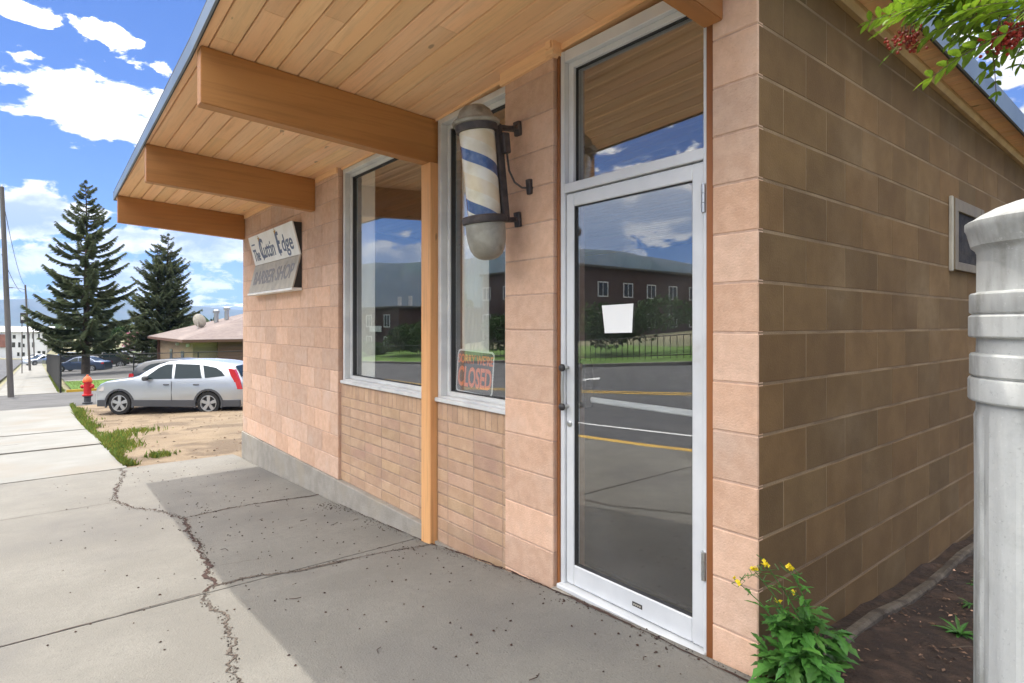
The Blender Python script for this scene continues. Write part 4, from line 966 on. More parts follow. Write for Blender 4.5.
# ------------------------------------------------------------------ vehicles
def car(name, lbl, cat, paint, top, wheels, wr, W, sill, belt, wins, loc, rz, rails=True, clad=None, wind=None, rear=None, tl=None, group='parked vehicles', cabw=.13, bed=None):
    """x runs nose (0) to tail; top = [(x,z)]; wins = side window polygons (x,z)"""
    root = thing(name, lbl, cat, loc, rz, group); L = top[-1][0]; cx = L / 2
    Hh = max(z for _, z in top)
    def yw(z):
        if z <= belt: k = (z - sill) / (belt - sill); return W * (.955 + .045 * math.sin(PI * min(1, max(0, k)) * .9))
        return W * .97 - cabw * ((z - belt) / max(.1, Hh - belt)) ** 1.15 * 1.6
    bm_ = bmesh.new(); rings = []; sl_ = [0, .12, .3, .5, .7, .85, .94]
    for i, (x, zt) in enumerate(top):
        e = min(1, min(x, L - x) / .45); plan = 1 - .13 * (1 - e) ** 2; ring = []
        for s_ in sl_:
            z = sill + (zt - sill) * s_; ring.append((x - cx, yw(z) * plan, z))
        yt = yw(zt) * plan; ring += [(x - cx, yt * .95, sill + (zt - sill) * .985), (x - cx, yt * .8, zt), (x - cx, yt * .4, zt + .012), (x - cx, 0, zt + .015)]
        full_ = ring + [(a, -b_, c) for a, b_, c in ring[-2::-1]]; rings.append([bm_.verts.new(q) for q in full_])
    n = len(rings[0])
    for a, c in zip(rings[:-1], rings[1:]):
        for j in range(n - 1): bm_.faces.new((a[j], a[j + 1], c[j + 1], c[j]))
        bm_.faces.new((a[n - 1], a[0], c[0], c[n - 1]))
    bm_.faces.new(rings[0][::-1]); bm_.faces.new(rings[-1])
    bmesh.ops.recalc_face_normals(bm_, faces=bm_.faces)
    q = MB(); q.bm(bm_); body = q.build('body', M[paint], root, smooth=38)
    cut = MB()
    for wx in wheels:
        for s_ in (-1, 1): cut.lathe([(wr * 1.14, 0), (wr * 1.14, .34)], 36, Matrix.Translation((wx - cx, s_ * (W + .02), wr)) @ Matrix.Rotation(R(90 if s_ > 0 else -90), 4, 'X'))
    co = cut.build('cutter', M['black'], root)
    md = body.modifiers.new('arches', 'BOOLEAN'); md.object = co; md.operation = 'DIFFERENCE'; md.solver = 'MANIFOLD'; bpy.context.view_layer.update()
    dg = bpy.context.evaluated_depsgraph_get(); me = bpy.data.meshes.new_from_object(body.evaluated_get(dg)); body.modifiers.clear()
    me.materials.clear(); me.materials.append(M[paint]); body.data = me; me.set_sharp_from_angle(angle=R(38)); bpy.data.objects.remove(co)
    for side_ in (-1, 1):
        for poly in wins:
            b = MB(); vs = [Vector((x - cx, side_ * (yw(z) + .006), z)) for x, z in poly]; ins = [Vector((v.x, v.y - side_ * .03, v.z)) for v in vs]; n = len(vs)
            b.add(vs + ins, [tuple(range(n)), tuple(range(n, 2 * n))[::-1]] + [(i, (i + 1) % n, n + (i + 1) % n, n + i) for i in range(n)]); b.build('side_window', M['car_glass'], root)
    def zt(x): return float(np.interp(x, [a for a, _ in top], [c for _, c in top]))
    for nm, rng in (('windscreen', wind), ('rear_window', rear)):
        if rng:
            b = MB(); xa, xb = rng; N = 6; vs = []
            for i in range(N + 1):
                x = xa + (xb - xa) * i / N
                for y in (-.84, -.45, 0, .45, .84): vs.append((x - cx + (-.012 if nm == 'windscreen' else .012), y * yw(zt(x)) * .96, zt(x) + .012 + .012 * (1 - y * y)))
            b.add(vs, [(5 * i + j, 5 * i + j + 1, 5 * i + j + 6, 5 * i + j + 5) for i in range(N) for j in range(4)]); b.build(nm, M['car_glass'], root, smooth=60)
    for wx in wheels:
        for s_ in (-1, 1):
            Mw = Matrix.Translation((wx - cx, s_ * (W - .01), wr)) @ Matrix.Rotation(R(-90 * s_), 4, 'X')
            b = MB(); b.lathe([(wr * .64, -.2), (wr * .9, -.2), (wr, -.17), (wr, -.03), (wr * .93, 0), (wr * .68, .0), (wr * .64, -.03)], 32, Mw); wh = b.build('wheel', M['tyre'], root, smooth=40)
            b = MB(); b.lathe([(wr * .66, -.05), (wr * .69, 0.004), (wr * .64, .006), (wr * .6, -.03)], 32, Mw, cap=False)
            b.lathe([(.002, .006), (wr * .17, .006), (wr * .2, -.02)], 16, Mw)
            for k in range(5):
                Mr = Mw @ Matrix.Rotation(R(72 * k + 18), 4, 'Z'); b.prism([(wr * .12, -wr * .11), (wr * .62, -wr * .15), (wr * .66, -wr * .1), (wr * .66, wr * .1), (wr * .62, wr * .15), (wr * .12, wr * .11)], -.03, -.004, Mr)
            b.build('rim', M['rim'], wh)
            b = MB(); b.lathe([(.01, -.06), (wr * .65, -.06)], 24, Mw); b.build('brake_disc', M['black'], wh)
    if clad:
        for s_ in (-1, 1):
            b = MB(); segs = [(wheels[0] + wr * 1.13, wheels[1] - wr * 1.13), (wheels[1] + wr * 1.13, L - .12), (.12, wheels[0] - wr * 1.13)]
            for xa, xb in segs:
                if xb - xa < .05: continue
                b.prism([(xa - cx, sill - .005), (xb - cx, sill - .005), (xb - cx, clad), (xa - cx, clad)], s_ * (W * .93), s_ * (W * 1.0 + .008), Matrix(((1, 0, 0, 0), (0, 0, 1, 0), (0, 1, 0, 0), (0, 0, 0, 1))))
            b.build('lower_cladding', M['cladding'], root)
        for wx in wheels:
            for s_ in (-1, 1):
                b = MB(); N = 18; vs = []
                for i in range(N + 1):
                    a = R(-18) + (PI + R(36)) * i / N
                    for rr_, yy in ((wr * 1.09, -.02), (wr * 1.09, .012), (wr * 1.25, .012), (wr * 1.25, -.02)): vs.append((wx - cx + rr_ * math.cos(a), s_ * (W + yy), wr + rr_ * math.sin(a)))
                b.add(vs, [(4 * i + j, 4 * i + (j + 1) % 4, 4 * i + 4 + (j + 1) % 4, 4 * i + 4 + j) for i in range(N) for j in range(4)]); b.build('wheel_arch_trim', M['cladding'], root)
    for s_ in (-1, 1):
        b = MB(); hx = .12
        b.prism([(hx - cx, belt * .72), (hx + .12 - cx, belt * .70), (hx + .38 - cx, belt * .84), (hx + .12 - cx, belt * .83)], s_ * (W * .84), s_ * (W * .975), Matrix(((1, 0, 0, 0), (0, 0, 1, 0), (0, 1, 0, 0), (0, 0, 0, 1)))); b.build('headlight', M['lamp_clear'], root)
        b = MB(); poly = tl or [(L - .28, belt * .8), (L - .03, belt * .8), (L - .05, belt * 1.0), (L - .22, belt * 1.0)]
        b.prism([(x - cx, z) for x, z in poly], s_ * (W * .80), s_ * (W * .955 if not tl else W * .955), Matrix(((1, 0, 0, 0), (0, 0, 1, 0), (0, 1, 0, 0), (0, 0, 0, 1)))); b.build('tail_light', M['tail_red'], root)
        mx = wins[0][0][0] + .12; b = MB(); b.cbox(mx - cx - .05, mx - cx + .08, s_ * (W + .0), s_ * (W + .17), belt + .02, belt + .15, .03); b.build('wing_mirror', M[paint if not clad else 'cladding'], root)
    if len(wins) > 1:
        for s_ in (-1, 1):
            for hx in [max(p_[0] for p_ in wn) - .13 for wn in wins[:2]]:
                b = MB(); b.cbox(hx - cx - .09, hx - cx + .07, s_ * (W * .985), s_ * (W + .022), belt - .12, belt - .085, .008); b.build('door_handle', M['cladding'], root)
            for xs_ in [min(p_[0] for p_ in wn) for wn in wins[1:2]]:
                b = MB(); b.box(xs_ - .03 - cx, xs_ - .022 - cx, s_ * (W * .99), s_ * (W + .003), sill + .12, belt); b.build('door_seam', M['black'], root)
    return root
suv_top = [(q_[0] - (.14 if q_[0] > .4 else 0), q_[1] * .955) for q_ in [(0, .48), (.01, .74), (.04, .86), (.14, .95), (.5, 1.05), (.95, 1.11), (1.2, 1.14), (1.42, 1.22), (1.7, 1.42), (1.95, 1.56), (2.2, 1.635), (2.6, 1.675), (3.1, 1.67), (3.6, 1.63), (3.95, 1.57), (4.15, 1.50), (4.30, 1.33), (4.42, 1.12), (4.50, 1.0), (4.545, .86), (4.57, .62), (4.57, .45)]]
suv_w = [[(x_ - .14, z_ * .955) for x_, z_ in q_] for q_ in [[(1.58, 1.10), (2.42, 1.12), (2.38, 1.56), (2.2, 1.555), (1.98, 1.45)], [(2.50, 1.12), (3.30, 1.135), (3.18, 1.545), (2.46, 1.57)], [(3.40, 1.14), (3.98, 1.20), (3.86, 1.34), (3.68, 1.45), (3.28, 1.53)]]]
sp_ = W2(185.5, 18.2, None)
nose = -RV; rzc = math.atan2(-nose.y, -nose.x)      # tail direction
silver = car('parked_suv', 'silver compact SUV with dark lower cladding parked on the dirt lot', 'SUV', 'car_silver', suv_top, (.76, 3.38), .345, .90, .26, 1.00, suv_w, (sp_.x, sp_.y, G(sp_.x, sp_.y) - .03), rzc, clad=.44, wind=(1.10, 1.84), rear=(4.03, 4.26),
    tl=[(3.94, 1.38), (4.12, 1.34), (4.30, 1.0), (4.36, .76), (4.12, .76), (4.12, 1.0), (4.03, 1.15)])
p_ = W2(192, 25.5, -1.7)
car('parked_suv', 'dark SUV with red tail lights mostly hidden behind the silver SUV', 'SUV', 'car_black', suv_top, (.76, 3.38), .35, .92, .28, 1.00, suv_w, (p_.x, p_.y, -1.70), rzc + PI, wind=(1.10, 1.84), rear=(4.03, 4.26))
sed_top = [(0, .45), (.02, .62), (.1, .72), (.5, .82), (1.0, .90), (1.25, .93), (1.55, 1.13), (1.9, 1.34), (2.2, 1.42), (2.7, 1.44), (3.2, 1.40), (3.6, 1.22), (3.95, 1.03), (4.4, .99), (4.65, .93), (4.7, .7), (4.7, .5)]
sed_w = [[(1.55, .98), (2.42, .99), (2.38, 1.33), (2.15, 1.33), (1.95, 1.25)], [(2.5, .99), (3.45, 1.0), (3.2, 1.27), (2.9, 1.33), (2.46, 1.34)]]
p_ = W2(82, 57); blue = car('parked_car', 'dark blue sedan parked in front of the big spruce trunk', 'car', 'car_blue', sed_top, (.92, 3.65), .33, .88, .22, .93, sed_w, p_ + Vector((0, 0, .02)), rzc + .15, wind=(1.28, 1.92), rear=(3.3, 3.85))
jeep_top = [(0, .55), (.02, .95), (.1, 1.02), (.8, 1.08), (1.3, 1.12), (1.38, 1.2), (1.65, 1.7), (1.8, 1.78), (2.6, 1.8), (3.7, 1.78), (3.95, 1.72), (4.05, 1.2), (4.1, .9), (4.1, .6)]
jeep_w = [[(1.6, 1.2), (2.3, 1.2), (2.3, 1.66), (1.78, 1.66)], [(2.4, 1.2), (3.0, 1.2), (3.0, 1.66), (2.4, 1.66)], [(3.1, 1.2), (3.85, 1.2), (3.8, 1.66), (3.1, 1.66)]]
p_ = W2(107, 62); jeep = car('parked_jeep', 'black boxy off-roader with big tyres parked right of the big spruce trunk', 'off-roader', 'car_black', jeep_top, (.75, 3.3), .42, .9, .42, 1.12, jeep_w, p_ + Vector((0, 0, .02)), rzc + .5, wind=(1.4, 1.66), rear=(3.9, 4.03))
def clone(src, lbl, px, D, drz, scale=1):
    c = copy_tree(src); p2_ = W2(px, D); c.location = p2_ + Vector((0, 0, .02)); c.rotation_euler = (0, 0, rzc + drz); c['label'] = lbl; return c
def repaint(c, m):
    for ch in c.children:
        if ch.name.split('.')[0] in ('body',):
            ch.data = ch.data.copy(); ch.data.materials.clear(); ch.data.materials.append(M[m])
c = clone(silver, 'small silver SUV at the far end of the parking lot by the pink tree', 138, 96, .4)
c = clone(blue, 'distant white car in the lot between the pink tree and the brown house', 156, 96, .4); repaint(c, 'car_white')
c = clone(blue, 'distant silver car on the street beside the end of the mesh fence', 42, 88, 1.2); repaint(c, 'car_silver')
c = clone(silver, 'dark SUV just behind the mesh fence corner, left of the blue sedan', 66, 74, .9); repaint(c, 'car_black')
c = clone(blue, 'pale car farthest down the street near the white building', 36, 128, 1.3); repaint(c, 'car_white')

# ------------------------------------------------------------------ utility poles and wires
def upole(px, D, lean, h, lbl, arm=True):
    p_ = W2(px, D); t_ = thing('utility_pole', lbl, 'utility pole', p_, 0, 'utility poles along the sidewalk')
    b = MB(); b.tube([(0, 0, -.1), (lean.x * .5, lean.y * .5, h / 2), (lean.x, lean.y, h)], [.115, .10, .08], 12); b.build('pole', M['pole_wood'], t_, smooth=60)
    b = MB(); tp = Vector((lean.x, lean.y, h))
    b.tube([tp + Vector((0, 0, -.5)), tp + Vector((-.1, -.6, -.35)), tp + Vector((-.2, -1.1, -.3))], .025, 6); b.cbox(tp.x - .32, tp.x - .1, tp.y - 1.5, tp.y - 1.05, tp.z - .36, tp.z - .27, .02); b.build('lamp_arm', M['pole_dark'], t_)
    b = MB(); b.lathe([(.01, 0), (.035, 0), (.035, .06), (.015, .09)], 8, Matrix.Translation(tp)); b.build('insulator', M['white_paint'], t_)
    return p_ + tp
t1 = upole(11, 26, Vector((-.35, -.32, 0)), 9.3, 'tall grey utility pole at the left edge of the picture')
t2 = upole(30, 64, Vector((-.4, -.4, 0)), 9.3, 'second utility pole down the sidewalk beside the mesh fence end')
t3 = upole(34.5, 108, Vector((-.3, -.3, 0)), 8.5, 'third and smallest utility pole far down the sidewalk')
def wire(a, c, sag, lbl):
    b = MB(); b.tube([a.lerp(c, i / 16) - Vector((0, 0, sag * 4 * (i / 16) * (1 - i / 16))) for i in range(17)], .014, 5); tag(b.build('overhead_wire', M['wire']), lbl, 'wire', 'wires between the utility poles')
wire(t1 - Vector((0, 0, .3)), t2, .9, 'sagging wire from the tall left pole to the second pole')
wire(t2, t3, .8, 'wire running from the second pole to the third pole')
wire(t1 - Vector((0, 0, 3.0)), t2 - Vector((0, 0, .8)), .6, 'lower cable from the tall left pole to the second pole')
ts = thing('street_sign', 'small black rectangular sign with a white mark on a slim post near the second pole', 'sign', W2(22, 56), 0)
b = MB(); b.tube([(0, 0, 0), (0, 0, 4.9)], .04, 8); b.build('sign_post', M['pole_wood'], ts)
ang = Matrix.Rotation(math.atan2(RV.y, RV.x), 4, 'Z')
b = MB(); b.cbox(-.28, .28, -.02, .02, 4.75, 5.75, .02, M_=ang @ Matrix.Translation((.15, -.05, 0))); sgn = b.build('sign_plate', M['black'], ts)
b = MB(); b.cbox(-.17, .17, -.03, -.021, 5.1, 5.4, .002, M_=ang @ Matrix.Translation((.15, -.05, 0))); b.build('sign_symbol', M['white_paint'], sgn)

# ------------------------------------------------------------------ black mesh fence
fe = thing('mesh_fence', 'black wire mesh fence with posts and top rail round the parking lot', 'fence', (-35.3, -1.23, 0))
def zf(x, y): return G(x, y)
b = MB(); y = 0
runs = [((-35.3, -1.23), (-78, -1.23)), ((-35.3, -1.23), (-35.3, 14))]
for (xa, ya), (xb, yb) in runs:
    n = max(1, int(math.hypot(xb - xa, yb - ya) / 3.0)); pr = None; pts = []
    for i in range(n + 1):
        x = xa + (xb - xa) * i / n; y = ya + (yb - ya) * i / n; z = zf(x, y)
        if not (xa == xb and i == 0):
            q = MB(); rp = .045 if i == 0 else .03; q.tube([(x + 35.3, y + 1.23, z - .1), (x + 35.3, y + 1.23, z + (1.86 if i == 0 else 1.78))], rp, 8); q.build('fence_post', M['fence_black'], fe)
        pts.append(Vector((x + 35.3, y + 1.23, z + 1.76)))
    q = MB(); q.tube(pts, .025, 6); q.build('top_rail', M['fence_black'], fe)
    q = MB(); q.tube([p_ - Vector((0, 0, 1.7)) for p_ in pts], .008, 4); q.build('bottom_wire', M['fence_black'], fe)
    q = MB(); L = math.hypot(xb - xa, yb - ya); ux, uy = (xb - xa) / L, (yb - ya) / L; s_ = -1.7; st_ = .085 if xa == xb else .075
    wd_ = .0026 if xa == xb else .004
    while s_ < L:
        for sg_ in (1, -1):
            a0, a1 = (s_, s_ + 1.7) if sg_ > 0 else (s_ + 1.7, s_)
            h0, h1 = 0., 1.7
            lo_, hi_ = min(a0, a1), max(a0, a1)
            if hi_ <= 0 or lo_ >= L: continue
            def at(s__): k = (s__ - a0) / (a1 - a0); s2 = min(max(s__, 0), L); return s2, .05 + 1.7 * ((s2 - a0) / (a1 - a0))
            sA, hA = at(a0); sB, hB = at(a1)
            xA, yA, xB, yB = xa + ux * sA, ya + uy * sA, xa + ux * sB, ya + uy * sB
            zA, zB = zf(xA, yA) + hA, zf(xB, yB) + hB
            q.add([(xA + 35.3, yA + 1.23, zA - wd_), (xA + 35.3, yA + 1.23, zA + wd_), (xB + 35.3, yB + 1.23, zB + wd_), (xB + 35.3, yB + 1.23, zB - wd_),
                   (xA + 35.3 + uy * wd_ * 2, yA + 1.23 + ux * wd_ * 2, zA), (xB + 35.3 + uy * wd_ * 2, yB + 1.23 + ux * wd_ * 2, zB)], [(0, 1, 2, 3), (1, 4, 5, 2), (4, 0, 3, 5)])
        s_ += st_
    q.build('wire_mesh', M['fence_black'], fe, smooth='raw')

# ------------------------------------------------------------------ trees
def spruce(name, lbl, loc, h, rb, seed, nw=34, dens=1., z0=.10, sparse=.0, twin=False, up=.35):
    r = random.Random(seed); t_ = thing(name, lbl, 'tree', loc, r.uniform(0, 6), 'tall spruces behind the fence'); tk = MB(); br = MB(); vs = []; fs = []; tt = []
    stems = [(Vector((0, 0, 0)), h)] + ([(Vector((.9, -.5, 0)), h * .93)] if twin else [])
    for so_, hh in stems:
        tk.tube([so_ * (1 if i else .3) + Vector((r.uniform(-.05, .05), r.uniform(-.05, .05), hh * i / 6 - (.2 if i == 0 else 0))) for i in range(7)], [.34, .27, .22, .16, .11, .06, .015], 9)
        for wi in range(nw):
            f_ = z0 + (1 - z0) * (wi / nw) ** .92; z = hh * f_; prof_ = (1 - f_) ** .80 * (1 if f_ > z0 + .08 else .85)
            if f_ < .2: prof_ *= .94
            nb = r.randint(5, 7) if f_ < .85 else 4
            a0 = r.uniform(0, 6.3)
            for k in range(nb):
                if r.random() < sparse: continue
                a = a0 + 2 * PI * k / nb + r.uniform(-.25, .25); L = rb * prof_ * r.uniform(.6, 1.25) + .15; zz = z + r.uniform(-.25, .25)
                d = Vector((math.cos(a), math.sin(a), 0)); s_ = Vector((-d.y, d.x, 0)); pts = []
                dr = r.uniform(.22, .42) * (1 - f_ * 1.2)
                for i in range(7):
                    t1_ = i / 6; pts.append(so_ + Vector((0, 0, zz)) + d * L * t1_ + Vector((0, 0, L * (-dr * t1_ + up * t1_ ** 2.4 + (.15 if f_ > .6 else 0) * t1_))))
                br.tube(pts, [.035 * (1 - i / 7) + .006 for i in range(7)], 4, cap=False)
                ns = int((10 + L * 17) * dens)
                for j in range(ns):
                    t1_ = .12 + .88 * (j / ns) ** .85; i = min(5, int(t1_ * 6)); p0 = pts[i].lerp(pts[i + 1], t1_ * 6 - i)
                    tl_ = (.18 + .55 * L / 4 * math.sin(PI * min(1, t1_ * .85 + .1))) * r.uniform(.6, 1.2)
                    kk = r.uniform(.6, 1.5)
                    for sg_ in ((-1, 1)):
                        dd = (s_ * sg_ * r.uniform(.5, 1) + d * r.uniform(.5, .9) + Vector((0, 0, r.uniform(-.55, .1)))).normalized()
                        w_ = tl_ * .16; nrm = dd.cross(Vector((0, 0, 1))).normalized(); n2 = nrm.cross(dd)
                        for ax in (nrm, n2 * .8):
                            o_ = len(vs); e = p0 + dd * tl_; m_ = p0 + dd * tl_ * .45
                            vs += [p0, m_ + ax * w_, e - Vector((0, 0, .06)), m_ - ax * w_]; fs.append((o_, o_ + 1, o_ + 2, o_ + 3)); tt += [(kk, kk, kk)] * 4
    q = MB(); q.add(vs, fs); q.t = tt; q.build('needles', M['needles'], t_, smooth='raw')
    tk.build('trunk', M['bark'], t_, smooth=60); br.build('branches', M['bark'], t_); return t_
def base(px, D, z): p_ = W2(px, D); p_.z = z; return p_
p_ = W2(86, 50); spruce('spruce_tree', 'taller spruce with an open ragged crown behind the fence, over the blue sedan', p_ + Vector((0, 0, -.1)), 16.5, 4.7, 11, nw=34, dens=1.1, z0=.13, sparse=.17, up=.42)
p_ = W2(168, 62); spruce('spruce_tree', 'shorter fuller spruce behind the brown house roof', p_ + Vector((0, 0, -.2)), 14.3, 4.5, 23, nw=34, dens=.72, z0=.08, sparse=.12, twin=True, up=.40)

def bush(name, lbl, cat, loc, sx, sy, sz, n, m, seed, leaf=.12, trunk=0, group=None, box=False, kind=None, lumps=9):
    r = random.Random(seed); vs = []; fs = []; tt = []
    cs = [(Vector((r.uniform(-.6, .6), r.uniform(-.6, .6), r.uniform(-.45, .6))), r.uniform(.35, .6)) for _ in range(lumps)]
    for _ in range(n):
        if box: c = Vector((r.uniform(-1, 1), r.uniform(-1, 1), r.uniform(-1, 1))); ax = r.choice((0, 1, 2)); c[ax] = (1 if c[ax] > 0 else -1) * r.uniform(.8, 1.05)
        else:
            cc_, rr_ = r.choice(cs); c = cc_ + rvec(r) * rr_ * r.uniform(.75, 1.05)
        q = Vector((c.x * sx, c.y * sy, c.z * sz + sz)); a = rvec(r) * leaf * r.uniform(.6, 1.4); b_ = rvec(r) * leaf * .7; k = r.uniform(.55, 1.5); o_ = len(vs)
        vs += [q - a, q + b_, q + a, q - b_]; fs.append((o_, o_ + 1, o_ + 2, o_ + 3)); tt += [(k, k, k)] * 4
    if trunk:
        t_ = thing(name, lbl, cat, loc, 0, group); mb = MB(); mb.add([v + Vector((0, 0, trunk)) for v in vs], fs); mb.t = tt; mb.build('crown', M[m], t_, smooth='raw')
        tk = MB(); tk.tube([(0, 0, -.2), (.05, 0, trunk * .6), (0, .05, trunk + sz * .8)], [.14 + sz * .02, .1 + sz * .015, .03], 8)
        for k in range(5): tk.tube([(0, 0, trunk * .8), (sx * .5 * math.cos(k * 1.3), sy * .5 * math.sin(k * 1.3), trunk + sz)], [.06, .02], 5)
        tk.build('trunk', M['bark'], t_); return t_
    mb = MB(); mb.add(vs, fs); mb.t = tt; o = mb.build(name, M[m], smooth='raw', loc=loc); return tag(o, lbl, cat, group, kind)
bush('blossom_tree', 'small pink blossoming tree in the distance right of the tall spruce', 'tree', W2(142, 84), 2.2, 2.2, 1.3, 2600, 'pink', 3, .16, trunk=1.0)
for i, (px, D, s_, lbl) in enumerate([(118, 120, 2.2, 'round green tree at the far edge of the lot left of the pink tree'), (160, 110, 2.0, 'green tree between the pink tree and the brown house, far back'), (58, 150, 2.6, 'small green tree beside the white building')]):
    bush('leafy_tree', lbl, 'tree', W2(px, D), s_, s_, s_ * .8, 1500, 'hedge', 30 + i, .28, trunk=1.4, group='small trees across the lot')

# ------------------------------------------------------------------ brown hip-roofed house
H0 = (-41.8, 5.2); zb = G(-46, 8) - .1; ez = .36
ho = thing('brown_house', 'low brown house with a large hipped shingle roof behind the fence', 'house', (*H0, zb))
x0, x1, y0, y1 = -15., 0., 0., 30.; e = ez - zb; rise = 2.35; hw = 7.5
b = MB(); ov = .0; pts = [(x1, y0, e), (x0, y0, e), (x0, y1, e), (x1, y1, e), (x1 - hw, y0 + hw, e + rise), (x1 - hw, y1 - hw, e + rise)]
b.add(pts + [(p_[0], p_[1], p_[2] - .16) for p_ in pts[:4]], [(0, 4, 1), (0, 3, 5, 4), (1, 4, 5, 2), (2, 5, 3), (0, 1, 7, 6), (1, 2, 8, 7), (2, 3, 9, 8), (3, 0, 6, 9), (6, 7, 8, 9)]); rf = b.build('roof', M['shingle'], ho)
b = MB(); b.box(x0 - .02, x1 + .02, y0 - .03, y0 - .005, e - .19, e - .02); b.box(x1 + .003, x1 + .03, y0 - .03, y1, e - .19, e - .02); b.build('fascia', M['house_brown'], rf)
b = MB(); b.box(x1 - .6, x1 - .45, 2.2, y1 - .6, 0, e - .16); b.box(x0 + .6, x0 + .75, .6, y1 - .6, 0, e - .16); b.box(x0 + .75, x1 - .6, y1 - .75, y1 - .6, 0, e - .16); b.build('wall', M['house_brown'], ho)
b = MB(); b.box(x0 + .6, x1 - 1.2, .8, .95, 0, e - .16); b.box(x1 - 1.2, x1 - 1.05, .8, 2.4, 0, e - .16); b.build('entry_wall', M['house_tan'], ho)
for x in (-9.5, -5): b = MB(); b.box(x, x + 1, .76, .799, .9, 1.9); b.build('window', M['win_dark'], ho)
b = MB(); b.box(x1 - .44, x1 - .40, 7, 12, .0, e - .35); b.build('garage_door', M['house_brown'], ho)
for x in (-2.2, -6.0): b = MB(); b.cbox(x - .12, x + .12, .60, .80, e - .55, e - .33, .03); b.build('floodlight', M['white_paint'], ho)
def roofz(x, y): return e + rise * min((x1 - x) / hw, y / hw, 1)
b = MB(); b.lathe([(.02, 0), (.25, .03), (.42, .10), (.55, .19), (.53, .20), (.4, .12), (.02, .03)], 24, Matrix.Translation((-6.2, 2.1, roofz(-6.2, 2.1) + .55)) @ Matrix.Rotation(R(-68), 4, 'X') @ Matrix.Rotation(R(-40), 4, 'Y')); b.tube([(-6.2, 2.1, roofz(-6.2, 2.1)), (-6.2, 2.1, roofz(-6.2, 2.1) + .6)], .04, 6); b.build('satellite_dish', M['sign_grey'], rf, smooth=40)
for x, y in ((-7.3, 3.6), (-7.0, 4.3)):
    b = MB(); z = roofz(x, y); b.lathe([(.17, 0), (.17, .75), (.25, .78), (.25, .95), (.05, 1.05)], 12, Matrix.Translation((x, y, z))); b.build('roof_vent', M['steel'], rf, smooth=40)

# ------------------------------------------------------------------ white building at the bottom of the street
A = W2(-45, 176, -8.8); Bp = W2(47, 176, -8.4); d_ = (Bp - A); d_.z = 0; L = d_.length; rz = math.atan2(d_.y, d_.x)
wb = thing('white_building', 'long white three-storey building with small dark windows at the end of the street', 'building', (A.x, A.y, -9.0), rz)
b = MB(); b.box(0, L, 0, 18, 0, 8.0); b.build('wall', M['stucco_white'], wb)
b = MB(); b.box(0, 15.5, -.3, -.01, 3.4, 7.3); b.build('brick_bay', M['brick_red'], wb)
b = MB(); b.add([(-.4, -.6, 8.02), (L + .4, -.6, 8.02), (L + .4, 18.4, 8.02), (-.4, 18.4, 8.02), (3, 8, 9.6), (L - 3, 8, 9.6)], [(0, 1, 5, 4), (1, 2, 5), (2, 3, 4, 5), (3, 0, 4), (0, 3, 2, 1)]); b.build('roof', M['stucco_white'], wb)
r = random.Random(4)
for fl_ in range(3):
    for i in range(9):
        x = 15.8 + i * 1.5 + r.uniform(-.2, .2)
        if x > L - 1 or r.random() < .2: continue
        b = MB(); b.box(x, x + r.choice((.5, .7, .9)), -.05, -.005, .8 + fl_ * 2.6, .8 + fl_ * 2.6 + r.choice((1.1, 1.5))); b.build('window', M['win_dark'], wb)
# far town and woods in the valley
r = random.Random(9); k = 0
for px, D, wid, hh, m, lbl in [(66, 300, 16, 6, 'stucco_white', 'long pale shed roof seen left of the tall spruce'), (104, 330, 24, 7, 'house_tan', 'tan warehouse in the valley between the two spruces'), (120, 460, 34, 8, 'stucco_white', 'white warehouse in the valley right of the tall spruce'),
        (150, 260, 18, 6, 'house_tan', 'tan flat building behind the pink tree'), (132, 620, 50, 9, 'stucco_white', 'long white building farthest out in the valley'), (210, 700, 40, 9, 'house_tan', 'low building far behind the brown house roof')]:
    p_ = W2(px, D); tz = thing('valley_building', lbl, 'building', p_, math.atan2(RV.y, RV.x), 'distant buildings in the valley')
    b = MB(); b.box(-wid / 2, wid / 2, -8, 8, 0, hh * .75); b.build('wall', M[m], tz)
    b = MB(); b.add([(-wid / 2 - .5, -8.5, hh * .75), (wid / 2 + .5, -8.5, hh * .75), (wid / 2 + .5, 8.5, hh * .75), (-wid / 2 - .5, 8.5, hh * .75), (-wid / 2, 0, hh), (wid / 2, 0, hh)], [(0, 1, 5, 4), (2, 3, 4, 5), (1, 2, 5), (3, 0, 4), (0, 3, 2, 1)]); b.build('roof', M['stucco_white'], tz)
    for i in range(int(wid / 5)): b = MB(); b.box(-wid / 2 + 1.5 + i * 5, -wid / 2 + 3 + i * 5, -8.05, -8.005, 1.2, 2.8); b.build('window', M['win_dark'], tz)
vs = []; fs = []; tt = []
for _ in range(15000):
    D = 180 + 1700 * r.random() ** 1.5; px = r.uniform(-300, 420); p_ = W2(px, D); cl_ = math.sin(p_.x * .021) + math.sin(p_.y * .027 + p_.x * .01) + r.uniform(-.8, .8)
    if cl_ < .55: continue
    sz = r.uniform(2, 4.5) * (1 + D / 2500); k = r.uniform(.6, 1.5)
    for j in range(5):
        q = p_ + Vector((r.uniform(-1, 1) * sz, r.uniform(-1, 1) * sz, r.uniform(.2, 1) * sz * 1.2)); a = rvec(r) * sz * .6; b_ = rvec(r) * sz * .5; o_ = len(vs)
        vs += [q - a, q + b_, q + a, q - b_]; fs.append((o_, o_ + 1, o_ + 2, o_ + 3)); tt += [(k, k, k)] * 4
q = MB(); q.add(vs, fs); q.t = tt; tag(q.build('valley_woods', M['forest'], smooth='raw'), 'dark green belts of trees across the valley floor beyond the town', 'woods', kind='stuff')

